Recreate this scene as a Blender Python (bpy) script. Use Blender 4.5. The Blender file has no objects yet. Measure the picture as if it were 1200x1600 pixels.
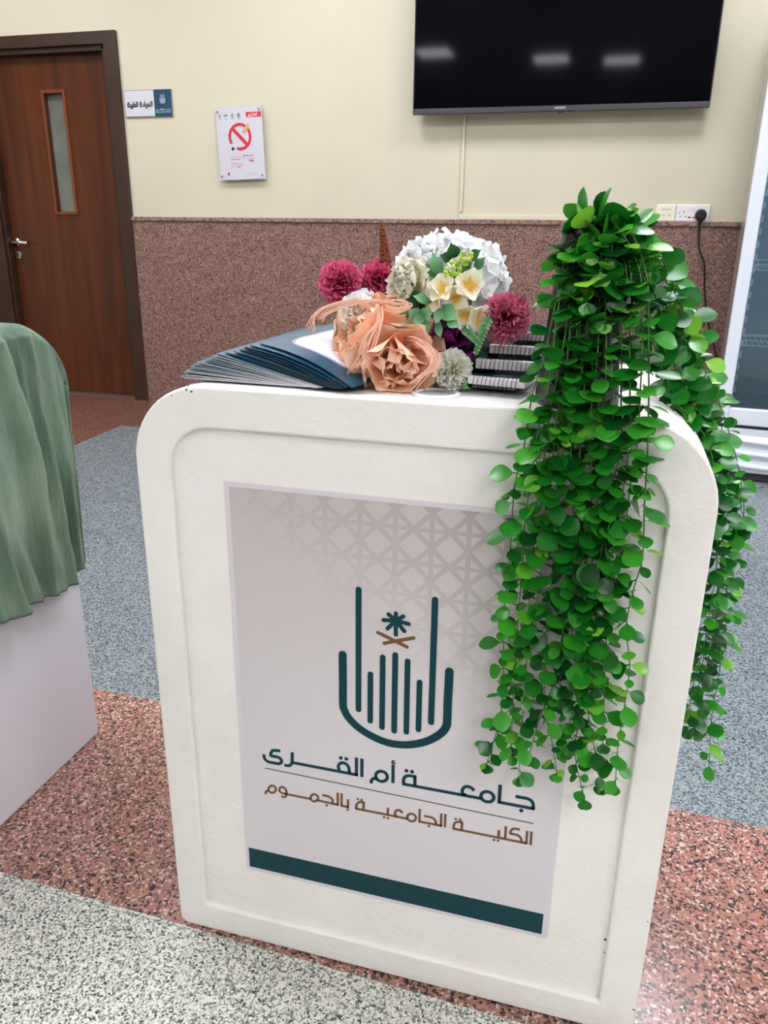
import bpy, math, random
from mathutils import Vector, Matrix, noise

# ------------------------------------------------------------------ camera, world, exposure
SC = bpy.context.scene
COL = SC.collection
F_PX = 1232.39
CAM_H = 1.04
RC = ((0.96261842, 0.10176568, -0.25101697),
      (0.27062577, -0.32272397, 0.90697902),
      (0.01129015, -0.94100637, -0.33820045))      # columns: image right, image down, view direction
CAM = Vector((0, 0, CAM_H))
cd = bpy.data.cameras.new('camera')
cam = bpy.data.objects.new('camera', cd)
COL.objects.link(cam)
cd.sensor_fit = 'VERTICAL'
cd.sensor_height = 36.0
cd.lens = F_PX / 1600.0 * 36.0
cd.clip_start = 0.02
cam.matrix_world = Matrix(((RC[0][0], -RC[0][1], -RC[0][2], 0),
                           (RC[1][0], -RC[1][1], -RC[1][2], 0),
                           (RC[2][0], -RC[2][1], -RC[2][2], CAM_H),
                           (0, 0, 0, 1)))
SC.camera = cam
W = bpy.data.worlds.new('world')
SC.world = W
W.use_nodes = True
W.node_tree.nodes['Background'].inputs[0].default_value = (0.9, 0.95, 1.0, 1)
W.node_tree.nodes['Background'].inputs[1].default_value = 0.15
SC.view_settings.view_transform = 'Standard'
SC.view_settings.look = 'None'
SC.view_settings.gamma = 1.0
SC.view_settings.exposure = 0.30
SC.view_settings.use_curve_mapping = False
SC.cycles.use_denoising = True
SC.cycles.max_bounces = 8
SC.cycles.transparent_max_bounces = 16
SC.cycles.sample_clamp_indirect = 6.0
LIGHT_POWER = 24.0          # emission strength of the ceiling panels

R = random.Random(7)


def at(px, py, Y):
    """world point at depth Y on the sight line through a photo pixel"""
    c = ((px - 600), (py - 800), F_PX)
    d = Vector([sum(RC[i][k] * c[k] for k in range(3)) for i in range(3)])
    return CAM + d * (Y / d.y)


# ------------------------------------------------------------------ helpers
def lin(c):
    return tuple((v / 255 / 12.92) if v / 255 <= 0.04045 else ((v / 255 + 0.055) / 1.055) ** 2.4 for v in c) + (1.0,)


def new_mat(name):
    m = bpy.data.materials.new(name)
    m.use_nodes = True
    nt = m.node_tree
    b = nt.nodes['Principled BSDF']
    return m, nt, b


def node(nt, t, **kw):
    n = nt.nodes.new(t)
    for k, v in kw.items():
        setattr(n, k, v)
    return n


def ramp(nt, stops, interp='LINEAR'):
    r = nt.nodes.new('ShaderNodeValToRGB')
    r.color_ramp.interpolation = interp
    el = r.color_ramp.elements
    while len(el) < len(stops):
        el.new(0.5)
    for e, (p, c) in zip(el, stops):
        e.position = p
        e.color = c
    return r


def coords(nt, scale=(1, 1, 1), kind='Object'):
    tc = nt.nodes.new('ShaderNodeTexCoord')
    mp = nt.nodes.new('ShaderNodeMapping')
    mp.inputs['Scale'].default_value = scale
    nt.links.new(tc.outputs[kind], mp.inputs[0])
    return mp.outputs[0]


def bump(nt, b, height, strength, dist=0.001):
    bp = nt.nodes.new('ShaderNodeBump')
    bp.inputs['Strength'].default_value = strength
    bp.inputs['Distance'].default_value = dist
    nt.links.new(height, bp.inputs['Height'])
    nt.links.new(bp.outputs[0], b.inputs['Normal'])


def simple(name, c, rough=0.5, metal=0.0, spec=0.5, var=0.0, vscale=20.0, bscale=0.0, bstr=0.3, bdist=0.001, emit=None):
    m, nt, b = new_mat(name)
    b.inputs['Base Color'].default_value = lin(c)
    b.inputs['Roughness'].default_value = rough
    b.inputs['Metallic'].default_value = metal
    b.inputs['Specular IOR Level'].default_value = spec
    if var > 0:
        n = node(nt, 'ShaderNodeTexNoise')
        n.inputs['Scale'].default_value = vscale
        n.inputs['Detail'].default_value = 4
        nt.links.new(coords(nt), n.inputs['Vector'])
        lo = tuple(max(0, v * (1 - var)) for v in c)
        hi = tuple(min(255, v * (1 + var)) for v in c)
        r = ramp(nt, [(0.3, lin(lo)), (0.7, lin(hi))])
        nt.links.new(n.outputs['Fac'], r.inputs[0])
        nt.links.new(r.outputs[0], b.inputs['Base Color'])
    if bscale > 0:
        n = node(nt, 'ShaderNodeTexNoise')
        n.inputs['Scale'].default_value = bscale
        n.inputs['Detail'].default_value = 5
        nt.links.new(coords(nt), n.inputs['Vector'])
        bump(nt, b, n.outputs['Fac'], bstr, bdist)
    if emit:
        b.inputs['Emission Color'].default_value = lin(c)
        b.inputs['Emission Strength'].default_value = emit
    return m


def granite(name, stops, cell=0.006, rough=0.3, joints=None, blotch=None, stretch=(1, 1, 1), spec=0.5):
    """speckled stone: random cells picked through a stepped ramp, with fine grain and optional tile joints"""
    m, nt, b = new_mat(name)
    L = nt.links
    v = coords(nt, stretch)
    nz = node(nt, 'ShaderNodeTexNoise')
    nz.inputs['Scale'].default_value = 0.5 / cell
    nz.inputs['Detail'].default_value = 2
    L.new(v, nz.inputs['Vector'])
    mx = node(nt, 'ShaderNodeVectorMath', operation='MULTIPLY_ADD')
    L.new(nz.outputs['Color'], mx.inputs[0])
    mx.inputs[1].default_value = (cell * 1.6,) * 3
    L.new(v, mx.inputs[2])
    vo = node(nt, 'ShaderNodeTexVoronoi')
    vo.inputs['Scale'].default_value = 1.0 / cell
    L.new(mx.outputs[0], vo.inputs['Vector'])
    sp = node(nt, 'ShaderNodeSeparateColor')
    L.new(vo.outputs['Color'], sp.inputs[0])
    # clumping: nudge the random cell value with a larger noise
    n2 = node(nt, 'ShaderNodeTexNoise')
    n2.inputs['Scale'].default_value = 0.16 / cell
    n2.inputs['Detail'].default_value = 2
    L.new(v, n2.inputs['Vector'])
    a = node(nt, 'ShaderNodeMath', operation='MULTIPLY_ADD')
    L.new(n2.outputs['Fac'], a.inputs[0])
    a.inputs[1].default_value = 0.4
    a.inputs[2].default_value = -0.2
    s = node(nt, 'ShaderNodeMath', operation='ADD', use_clamp=True)
    L.new(a.outputs[0], s.inputs[0])
    L.new(sp.outputs[0], s.inputs[1])
    r = ramp(nt, [(p, lin(c)) for p, c in stops], 'CONSTANT')
    L.new(s.outputs[0], r.inputs[0])
    out = r.outputs[0]
    if joints:
        sx, sy, ox, oy, w, jc = joints[:6]
        tc = nt.nodes.new('ShaderNodeTexCoord')
        sep = node(nt, 'ShaderNodeSeparateXYZ')
        L.new(tc.outputs['Object'], sep.inputs[0])
        masks = []
        for o, size, off in ((joints[6][0], sx, ox), (joints[6][1], sy, oy)):
            q = node(nt, 'ShaderNodeMath', operation='SUBTRACT')
            L.new(sep.outputs[o], q.inputs[0])
            q.inputs[1].default_value = off
            p = node(nt, 'ShaderNodeMath', operation='PINGPONG')
            L.new(q.outputs[0], p.inputs[0])
            p.inputs[1].default_value = size / 2
            lt = node(nt, 'ShaderNodeMath', operation='LESS_THAN')
            L.new(p.outputs[0], lt.inputs[0])
            lt.inputs[1].default_value = w
            masks.append(lt)
        mm = node(nt, 'ShaderNodeMath', operation='MAXIMUM')
        L.new(masks[0].outputs[0], mm.inputs[0])
        L.new(masks[1].outputs[0], mm.inputs[1])
        f = node(nt, 'ShaderNodeMath', operation='MULTIPLY')
        L.new(mm.outputs[0], f.inputs[0])
        f.inputs[1].default_value = 0.7
        mixn = node(nt, 'ShaderNodeMix', data_type='RGBA')
        L.new(f.outputs[0], mixn.inputs[0])
        L.new(out, mixn.inputs[6])
        mixn.inputs[7].default_value = lin(jc)
        out = mixn.outputs[2]
    L.new(out, b.inputs['Base Color'])
    b.inputs['Roughness'].default_value = rough
    b.inputs['Specular IOR Level'].default_value = spec
    return m


class MB:
    """collects faces and links them as one mesh object"""

    def __init__(s):
        s.v, s.f, s.mi, s.uv, s.rnd = [], [], [], [], []
        s.m = 0
        s.r = 0.5

    def face(s, idx, uv=None):
        s.f.append(tuple(idx))
        s.mi.append(s.m)
        s.uv.append(uv or [(0, 0)] * len(idx))
        s.rnd.append(s.r)

    def add(s, pts):
        n = len(s.v)
        s.v += [tuple(p) for p in pts]
        return n

    def box(s, x0, x1, y0, y1, z0, z1, M=None):
        p = [Vector((x, y, z)) for z in (z0, z1) for y in (y0, y1) for x in (x0, x1)]
        if M:
            p = [M @ q for q in p]
        n = s.add(p)
        for q in ((0, 2, 3, 1), (4, 5, 7, 6), (0, 1, 5, 4), (2, 6, 7, 3), (0, 4, 6, 2), (1, 3, 7, 5)):
            s.face([n + i for i in q])

    def tube(s, pts, r, n=6, caps=True):
        pts = [Vector(p) for p in pts]
        rs = r if isinstance(r, (list, tuple)) else [r] * len(pts)
        t0 = (pts[1] - pts[0]).normalized()
        u = t0.orthogonal().normalized()
        rings = []
        for i, p in enumerate(pts):
            t = (pts[min(i + 1, len(pts) - 1)] - pts[max(i - 1, 0)]).normalized()
            u = (u - t * u.dot(t))
            u = u.normalized() if u.length > 1e-9 else t.orthogonal().normalized()
            w = t.cross(u)
            rings.append(s.add([p + (u * math.cos(2 * math.pi * k / n) + w * math.sin(2 * math.pi * k / n)) * rs[i] for k in range(n)]))
        for a, b in zip(rings, rings[1:]):
            for k in range(n):
                s.face([a + k, a + (k + 1) % n, b + (k + 1) % n, b + k])
        if caps:
            s.face([rings[0] + k for k in range(n)][::-1])
            s.face([rings[-1] + k for k in range(n)])

    def lathe(s, prof, c=(0, 0, 0), n=32, close=False):
        c = Vector(c)
        rings = [s.add([c + Vector((r * math.cos(2 * math.pi * k / n), r * math.sin(2 * math.pi * k / n), z)) for k in range(n)]) for r, z in prof]
        for a, b in zip(rings, rings[1:]):
            for k in range(n):
                s.face([a + k, a + (k + 1) % n, b + (k + 1) % n, b + k])
        if close:
            s.face([rings[0] + k for k in range(n)][::-1])
            s.face([rings[-1] + k for k in range(n)])

    def prism(s, outline, axis, a0, a1):
        """outline of 2D points, extruded from a0 to a1 along the axis (0 x, 1 y, 2 z)"""
        def mk(p, a):
            q = list(p)
            q.insert(axis, a)
            return q
        n = len(outline)
        i0 = s.add([mk(p, a0) for p in outline])
        i1 = s.add([mk(p, a1) for p in outline])
        s.face([i0 + k for k in range(n)])
        s.face([i1 + k for k in range(n)][::-1])
        for k in range(n):
            s.face([i0 + k, i1 + k, i1 + (k + 1) % n, i0 + (k + 1) % n])

    def ball(s, c, r, n=8, m=6, sc=(1, 1, 1)):
        c = Vector(c)
        rows = []
        for j in range(m + 1):
            t = math.pi * j / m
            rows.append(s.add([c + Vector((r * sc[0] * math.sin(t) * math.cos(2 * math.pi * k / n), r * sc[1] * math.sin(t) * math.sin(2 * math.pi * k / n), r * sc[2] * math.cos(t))) for k in range(n)]))
        for a, b in zip(rows, rows[1:]):
            for k in range(n):
                s.face([a + k, b + k, b + (k + 1) % n, a + (k + 1) % n])

    def grid(s, rows, uvs=None, flip=False):
        n0 = [s.add(r) for r in rows]
        w = len(rows[0])
        for j in range(len(rows) - 1):
            for i in range(w - 1):
                q = [n0[j] + i, n0[j] + i + 1, n0[j + 1] + i + 1, n0[j + 1] + i]
                uv = None
                if uvs:
                    uv = [uvs[j][i], uvs[j][i + 1], uvs[j + 1][i + 1], uvs[j + 1][i]]
                if flip:
                    q = q[::-1]
                    uv = uv[::-1] if uv else None
                s.face(q, uv)

    def build(s, name, mats, parent=None, smooth=False, local=False, bevel=0.0, solid=0.0, sub=0, fix=True):
        me = bpy.data.meshes.new(name)
        me.from_pydata(s.v, [], s.f)
        if not isinstance(mats, (list, tuple)):
            mats = [mats]
        for m in mats:
            me.materials.append(m)
        me.polygons.foreach_set('material_index', s.mi)
        if smooth:
            me.polygons.foreach_set('use_smooth', [True] * len(s.f))
        uvl = me.uv_layers.new(name='uv')
        flat = [c for f in s.uv for p in f for c in p]
        uvl.data.foreach_set('uv', flat)
        at_ = me.attributes.new('rnd', 'FLOAT', 'FACE')
        at_.data.foreach_set('value', s.rnd)
        me.update()
        o = bpy.data.objects.new(name, me)
        COL.objects.link(o)
        if parent:
            o.parent = parent
            if not local:
                o.matrix_parent_inverse = world_of(parent).inverted()
        if bevel:
            md = o.modifiers.new('bevel', 'BEVEL')
            md.width = bevel
            md.segments = 2
            md.limit_method = 'ANGLE'
        if solid:
            md = o.modifiers.new('solid', 'SOLIDIFY')
            md.thickness = solid
        if sub:
            md = o.modifiers.new('sub', 'SUBSURF')
            md.levels = md.render_levels = sub
        return o


def world_of(o):
    M = o.matrix_basis.copy()
    if o.parent:
        return world_of(o.parent) @ o.matrix_parent_inverse @ M
    return M


def tag(o, label, cat, group=None, kind=None):
    o['label'] = label
    o['category'] = cat
    if group:
        o['group'] = group
    if kind:
        o['kind'] = kind
    return o


def thing(name, label, cat, loc=(0, 0, 0), rotz=0.0, group=None):
    o = bpy.data.objects.new(name, None)
    COL.objects.link(o)
    o.empty_display_size = 0.05
    o.location = loc
    o.rotation_euler = (0, 0, rotz)
    return tag(o, label, cat, group)


def struct(name, mb, mats, parent=None, **kw):
    o = mb.build(name, mats, parent, **kw)
    if not parent:
        o['kind'] = 'structure'
    return o


def copy_tree(o, parent=None):
    c = o.copy()
    COL.objects.link(c)
    if parent:
        c.parent = parent
    for ch in [x for x in bpy.data.objects if x.parent == o]:
        copy_tree(ch, c)
    return c


def crv(pts, n=6, closed=False):
    """Catmull-Rom through the points (tuples or Vectors)"""
    P = [Vector(p) for p in pts]
    out = []
    N = len(P)
    segs = N if closed else N - 1
    for i in range(segs):
        if closed:
            a, b, c, d = P[(i - 1) % N], P[i], P[(i + 1) % N], P[(i + 2) % N]
        else:
            b, c = P[i], P[i + 1]
            a = P[i - 1] if i > 0 else b * 2 - c
            d = P[i + 2] if i + 2 < N else c * 2 - b
        for k in range(n):
            t = k / n
            out.append(0.5 * ((2 * b) + (c - a) * t + (2 * a - 5 * b + 4 * c - d) * t * t + (3 * b - a - 3 * c + d) * t ** 3))
    if not closed:
        out.append(P[-1])
    return out


def stroke(mb, pts, w, M, closed=False, round_cap=False, th=0.0005):
    """a flat pen stroke of width w along 2D points; M maps (x, y, height) to 3D"""
    P = [Vector((p[0], p[1])) for p in pts]
    N = len(P)
    Ls, Rs = [], []
    for i in range(N):
        if closed:
            d0, d1 = P[i] - P[i - 1], P[(i + 1) % N] - P[i]
        else:
            d0 = P[i] - P[i - 1] if i else P[1] - P[0]
            d1 = P[i + 1] - P[i] if i < N - 1 else P[-1] - P[-2]
        d0 = d0.normalized() if d0.length else d1.normalized()
        d1 = d1.normalized() if d1.length else d0
        n0, n1 = Vector((-d0.y, d0.x)), Vector((-d1.y, d1.x))
        m = n0 + n1
        m = m.normalized() if m.length > 1e-6 else n0
        k = min(2.0, 1.0 / max(0.3, m.dot(n0)))
        Ls.append(P[i] + m * w / 2 * k)
        Rs.append(P[i] - m * w / 2 * k)
    quads = N if closed else N - 1
    for h in (th,):
        a = mb.add([M(p.x, p.y, h) for p in Ls])
        b = mb.add([M(p.x, p.y, h) for p in Rs])
        c = mb.add([M(p.x, p.y, 0) for p in Ls])
        e = mb.add([M(p.x, p.y, 0) for p in Rs])
        for i in range(quads):
            j = (i + 1) % N
            mb.face([a + i, b + i, b + j, a + j])
            mb.face([c + i, a + i, a + j, c + j])
            mb.face([b + i, e + i, e + j, b + j])
    if round_cap and not closed:
        for p, q in ((P[0], P[1]), (P[-1], P[-2])):
            d = (p - q).normalized()
            t0 = math.atan2(d.y, d.x) - math.pi / 2
            disc(mb, [(p.x + math.cos(t0 + math.pi * k / 8) * w / 2, p.y + math.sin(t0 + math.pi * k / 8) * w / 2) for k in range(9)], M, th)


def disc(mb, pts, M, th=0.0005):
    n = len(pts)
    a = mb.add([M(p[0], p[1], th) for p in pts])
    b = mb.add([M(p[0], p[1], 0) for p in pts])
    mb.face([a + k for k in range(n)])
    for k in range(n):
        mb.face([b + k, b + (k + 1) % n, a + (k + 1) % n, a + k])


def circ(cx, cy, r, n=16, ry=None):
    return [(cx + r * math.cos(2 * math.pi * k / n), cy + (ry or r) * math.sin(2 * math.pi * k / n)) for k in range(n)]


def lettering(mb, data, w, dot, M, th=0.0005):
    for kind, pts in data:
        if kind == 3:
            disc(mb, circ(pts[0][0], pts[0][1], dot, 14), M, th)
        elif kind == 0:
            stroke(mb, pts, w, M, th=th)
        elif kind == 6:
            stroke(mb, crv(pts, 4), w * 0.42, M, th=th)
        elif kind == 7:
            stroke(mb, pts, w * 0.42, M, th=th)
        elif kind == 1:
            stroke(mb, crv(pts, 4), w, M, th=th)
        elif kind == 2:
            stroke(mb, crv(pts, 2, True), w, M, closed=True, th=th)


def emblem(mb, data, M, th=0.0005, fat=1.0):
    for i, (kind, w, pts) in enumerate(data):
        stroke(mb, pts if kind == 4 else crv(pts, 5), w * fat, M, round_cap=True, th=th + 0.00002 * i)


def rrect(x0, x1, y0, y1, r, n=8, corners=(1, 1, 1, 1)):
    """rounded rectangle, counter-clockwise from bottom left; corners bl br tr tl"""
    out = []
    for (cx, cy, a), on, (qx, qy) in zip(((x0 + r, y0 + r, 180), (x1 - r, y0 + r, 270), (x1 - r, y1 - r, 0), (x0 + r, y1 - r, 90)), corners, ((x0, y0), (x1, y0), (x1, y1), (x0, y1))):
        if on:
            out += [(cx + r * math.cos(math.radians(a + 90 * k / n)), cy + r * math.sin(math.radians(a + 90 * k / n))) for k in range(n + 1)]
        else:
            out += [(qx, qy)]
    return out

TEXT_TOP = [
 (1,[(-0.3793,0.3564),(-0.386,0.356),(-0.3905,0.3548),(-0.3931,0.3509),(-0.3939,0.3454),(-0.3854,0.3455),(-0.3802,0.3441),(-0.3781,0.3408),(-0.379,0.3368),(-0.3829,0.3343),(-0.3897,0.3342),(-0.3979,0.3342),(-0.4026,0.3371),(-0.4043,0.341),(-0.4045,0.3457)]),
 (1,[(-0.3616,0.3583),(-0.3619,0.3501),(-0.3623,0.3426),(-0.3639,0.3374),(-0.3676,0.3344),(-0.3743,0.3342)]),
 (0,[(-0.3621,0.3409),(-0.2665,0.3413)]),
 (1,[(-0.2928,0.3436),(-0.2945,0.3474),(-0.2939,0.3517),(-0.2913,0.3551),(-0.2876,0.3567),(-0.2829,0.3555),(-0.2798,0.3511),(-0.279,0.3466),(-0.2789,0.3419)]),
 (3,[(-0.2909,0.364)]),
 (3,[(-0.283,0.364)]),
 (0,[(-0.2686,0.3695),(-0.2687,0.3394)]),
 (0,[(-0.2609,0.3694),(-0.261,0.3394)]),
 (2,[(-0.2256,0.3451),(-0.2268,0.3425),(-0.2289,0.3403),(-0.2315,0.3389),(-0.2343,0.3384),(-0.237,0.3389),(-0.2392,0.3404),(-0.2408,0.3426),(-0.2414,0.3453),(-0.2411,0.3482),(-0.2398,0.3509),(-0.2378,0.3531),(-0.2352,0.3545),(-0.2324,0.3549),(-0.2297,0.3544),(-0.2275,0.3529),(-0.2259,0.3507),(-0.2253,0.348)]),
 (1,[(-0.2397,0.3409),(-0.2436,0.341),(-0.2467,0.338),(-0.2482,0.332)]),
 (0,[(-0.2174,0.3692),(-0.2173,0.3395)]),
 (6,[(-0.2151,0.3746),(-0.2172,0.3752),(-0.2189,0.3734),(-0.2184,0.3717),(-0.2159,0.3718)]),
 (7,[(-0.2198,0.3712),(-0.214,0.3712)]),
 (1,[(-0.2027,0.3414),(-0.2027,0.3481),(-0.2011,0.3528),(-0.198,0.3554),(-0.1946,0.3564),(-0.1853,0.3568)]),
 (0,[(-0.1874,0.357),(-0.187,0.3418)]),
 (0,[(-0.2045,0.3411),(-0.098,0.3421)]),
 (3,[(-0.1991,0.3633)]),
 (3,[(-0.1914,0.3635)]),
 (1,[(-0.1183,0.3429),(-0.1221,0.344),(-0.1234,0.3473),(-0.1229,0.3515),(-0.1205,0.3551),(-0.1172,0.3568),(-0.1139,0.3566),(-0.1104,0.3549),(-0.1081,0.3521)]),
 (2,[(-0.0821,0.3455),(-0.0831,0.3429),(-0.085,0.3407),(-0.0875,0.3392),(-0.0903,0.3386),(-0.0932,0.339),(-0.0957,0.3403),(-0.0975,0.3424),(-0.0985,0.345),(-0.0985,0.3478),(-0.0975,0.3505),(-0.0956,0.3527),(-0.0931,0.3542),(-0.0902,0.3547),(-0.0874,0.3543),(-0.0849,0.353),(-0.0831,0.3509),(-0.0821,0.3483)]),
 (0,[(-0.0749,0.3692),(-0.0747,0.3416)]),
 (0,[(-0.0768,0.3418),(-0.0293,0.342)]),
 (1,[(-0.0546,0.3557),(-0.0459,0.3559),(-0.0394,0.3558),(-0.0348,0.3539),(-0.032,0.3501),(-0.0312,0.3457),(-0.031,0.3413)]),
 (3,[(-0.0458,0.3356)]),
]
TEXT_SUB = [
 (2,[(-0.3885,0.2898),(-0.3889,0.2876),(-0.39,0.2855),(-0.3915,0.2838),(-0.3934,0.2826),(-0.3954,0.2822),(-0.3973,0.2825),(-0.3988,0.2835),(-0.3997,0.2851),(-0.4,0.2871),(-0.3995,0.2893),(-0.3984,0.2914),(-0.3969,0.2931),(-0.395,0.2943),(-0.393,0.2947),(-0.3911,0.2944),(-0.3897,0.2934),(-0.3887,0.2918)]),
 (1,[(-0.4004,0.2847),(-0.4029,0.2832),(-0.4044,0.2809),(-0.4049,0.2774)]),
 (1,[(-0.3808,0.2793),(-0.3766,0.2789),(-0.3735,0.2817),(-0.3723,0.2861),(-0.3728,0.2915),(-0.3753,0.295),(-0.3792,0.2957),(-0.3822,0.2931),(-0.3831,0.2891),(-0.381,0.2859),(-0.3769,0.2851),(-0.3721,0.2851)]),
 (0,[(-0.373,0.285),(-0.3359,0.2853)]),
 (2,[(-0.325,0.2898),(-0.3254,0.2876),(-0.3264,0.2856),(-0.3279,0.2839),(-0.3297,0.2827),(-0.3317,0.2822),(-0.3335,0.2825),(-0.3349,0.2835),(-0.3358,0.2851),(-0.3361,0.2871),(-0.3358,0.2893),(-0.3348,0.2913),(-0.3332,0.293),(-0.3314,0.2942),(-0.3295,0.2946),(-0.3277,0.2943),(-0.3263,0.2933),(-0.3253,0.2917)]),
 (0,[(-0.3254,0.2853),(-0.2949,0.2848)]),
 (1,[(-0.3187,0.296),(-0.3143,0.296),(-0.3096,0.2958),(-0.3057,0.2938),(-0.3035,0.2905),(-0.303,0.2849)]),
 (3,[(-0.3121,0.28)]),
 (0,[(-0.2957,0.3056),(-0.2959,0.2833)]),
 (0,[(-0.2901,0.3059),(-0.2904,0.2841)]),
 (0,[(-0.2919,0.2846),(-0.2795,0.2845)]),
 (0,[(-0.2809,0.2978),(-0.281,0.2841)]),
 (3,[(-0.2814,0.28)]),
 (1,[(-0.269,0.2843),(-0.2687,0.2904),(-0.2669,0.2947),(-0.2639,0.2972),(-0.2607,0.2978),(-0.2566,0.2977)]),
 (0,[(-0.2583,0.2977),(-0.2586,0.2851)]),
 (0,[(-0.2706,0.2846),(-0.1956,0.2854)]),
 (3,[(-0.2667,0.3013)]),
 (3,[(-0.2612,0.3014)]),
 (0,[(-0.2236,0.2972),(-0.2239,0.2849)]),
 (3,[(-0.229,0.2798)]),
 (3,[(-0.2236,0.2798)]),
 (1,[(-0.2109,0.2855),(-0.2131,0.2871),(-0.2137,0.2902),(-0.2124,0.2942),(-0.2093,0.2966),(-0.2061,0.2963),(-0.203,0.2934)]),
 (2,[(-0.1846,0.2882),(-0.1854,0.2861),(-0.1868,0.2844),(-0.1887,0.2831),(-0.1907,0.2826),(-0.1927,0.2829),(-0.1944,0.2838),(-0.1956,0.2854),(-0.1962,0.2875),(-0.1961,0.2896),(-0.1952,0.2918),(-0.1938,0.2935),(-0.192,0.2947),(-0.19,0.2952),(-0.188,0.295),(-0.1863,0.294),(-0.1851,0.2924),(-0.1845,0.2904)]),
 (0,[(-0.1794,0.306),(-0.1793,0.2847)]),
 (0,[(-0.1809,0.2849),(-0.1481,0.2852)]),
 (1,[(-0.173,0.296),(-0.1674,0.2959),(-0.163,0.2956),(-0.1591,0.294),(-0.1569,0.2903),(-0.1566,0.285)]),
 (3,[(-0.166,0.2805)]),
 (0,[(-0.1497,0.3058),(-0.1496,0.2841)]),
 (0,[(-0.1443,0.306),(-0.1442,0.2838)]),
 (1,[(-0.1322,0.2847),(-0.1322,0.2906),(-0.1307,0.2947),(-0.1273,0.2973),(-0.1248,0.2978),(-0.1199,0.2979)]),
 (0,[(-0.1214,0.298),(-0.1214,0.2853)]),
 (0,[(-0.1337,0.2847),(-0.0345,0.2852)]),
 (3,[(-0.1301,0.3013)]),
 (3,[(-0.1243,0.3017)]),
 (0,[(-0.0724,0.2977),(-0.072,0.2857)]),
 (3,[(-0.0778,0.28)]),
 (3,[(-0.0724,0.2801)]),
 (0,[(-0.0635,0.3061),(-0.0635,0.2863)]),
 (1,[(-0.0454,0.3049),(-0.0498,0.305),(-0.0536,0.3044),(-0.056,0.3018),(-0.057,0.2957),(-0.0509,0.2959),(-0.0462,0.2946),(-0.043,0.291),(-0.0422,0.2855)]),
 (0,[(-0.0359,0.3056),(-0.0358,0.2844)]),
 (0,[(-0.0305,0.306),(-0.0301,0.2838)]),
]
EMBLEM = [
 (4,0.0078,[(-0.2657,0.619),(-0.2658,0.4454)]),
 (4,0.0075,[(-0.2497,0.5015),(-0.2497,0.4308)]),
 (4,0.0075,[(-0.2336,0.529),(-0.2335,0.4242)]),
 (4,0.0078,[(-0.2172,0.5349),(-0.217,0.4221)]),
 (4,0.0075,[(-0.2011,0.5287),(-0.2006,0.4237)]),
 (4,0.0075,[(-0.1849,0.5011),(-0.1846,0.4307)]),
 (4,0.0081,[(-0.1689,0.6188),(-0.1683,0.4449)]),
 (5,0.0109,[(-0.2871,0.5237),(-0.287,0.4911),(-0.2871,0.4504),(-0.2853,0.4408),(-0.2799,0.4306),(-0.2706,0.4211),(-0.2574,0.4124),(-0.2403,0.4055),(-0.2234,0.402),(-0.2036,0.4033),(-0.1872,0.4082),(-0.1724,0.4157),(-0.1602,0.4255),(-0.1524,0.4345),(-0.1484,0.4429),(-0.1475,0.4512),(-0.1478,0.4801),(-0.1475,0.5233)]),
 (4,0.0053,[(-0.2173,0.5833),(-0.2175,0.5933)]),
 (4,0.0053,[(-0.2173,0.5833),(-0.2269,0.5907)]),
 (4,0.0053,[(-0.2173,0.5833),(-0.2333,0.5816)]),
 (4,0.0053,[(-0.2173,0.5833),(-0.228,0.5706)]),
 (4,0.0053,[(-0.2173,0.5833),(-0.217,0.5637)]),
 (4,0.0053,[(-0.2173,0.5833),(-0.2063,0.5704)]),
 (4,0.0053,[(-0.2173,0.5833),(-0.2009,0.5811)]),
 (4,0.0053,[(-0.2173,0.5833),(-0.2079,0.5906)]),
]
EMBLEM_SWORDS = [
 (4,0.0047,[(-0.2403,0.5631),(-0.2023,0.5487)]),
 (4,0.0048,[(-0.232,0.5492),(-0.1944,0.5628)]),
]
# ------------------------------------------------------------------ setting
YW = 4.361          # plane of the wall with the door and the television
PINK = [(0.0, (42, 37, 39)), (0.12, (84, 68, 64)), (0.24, (152, 104, 90)), (0.44, (170, 119, 103)), (0.64, (156, 106, 92)), (0.80, (196, 172, 160)), (0.92, (104, 84, 78))]
BROWN = [(0.0, (56, 40, 36)), (0.14, (90, 62, 54)), (0.3, (122, 82, 70)), (0.6, (132, 90, 76)), (0.85, (104, 72, 62))]
GREY = [(0.0, (70, 72, 68)), (0.10, (118, 120, 114)), (0.24, (178, 178, 168)), (0.42, (222, 220, 208)), (0.72, (204, 203, 192)), (0.9, (146, 147, 140))]
m_pink = granite('pink_granite', PINK, 0.0042, 0.22, joints=(0.6, 0.6, -2.5, 3.72, 0.0015, (110, 84, 76), (0, 1)))
m_grey = granite('grey_granite', GREY, 0.0029, 0.2, joints=(0.6, 0.6, -0.392, 0.83, 0.0009, (120, 122, 116), (0, 1)))
DADO = [(0.0, (54, 44, 42)), (0.12, (96, 74, 66)), (0.25, (136, 102, 91)), (0.5, (147, 112, 100)), (0.75, (126, 94, 84)), (0.93, (174, 150, 140))]
GREYF = [(0.0, (60, 66, 70)), (0.16, (90, 98, 102)), (0.34, (124, 134, 138)), (0.6, (146, 154, 156)), (0.88, (106, 114, 118))]  # far grey granite: dimmer, bluer light is put into its colour
m_brownf = granite('brown_floor_granite', BROWN, 0.0045, 0.25, joints=(0.6, 0.6, -2.5, 3.72, 0.0015, (92, 66, 58), (0, 1)))
m_greyf = granite('grey_granite_dim_light', GREYF, 0.0032, 0.2, joints=(0.6, 0.6, -0.392, 0.83, 0.0009, (108, 116, 118), (0, 1)))
m_dado = granite('dado_granite', DADO, 0.0048, 0.3, joints=(0.9, 0.56, -0.1, 0.504, 0.0012, (130, 100, 90), (0, 2)))
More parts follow.
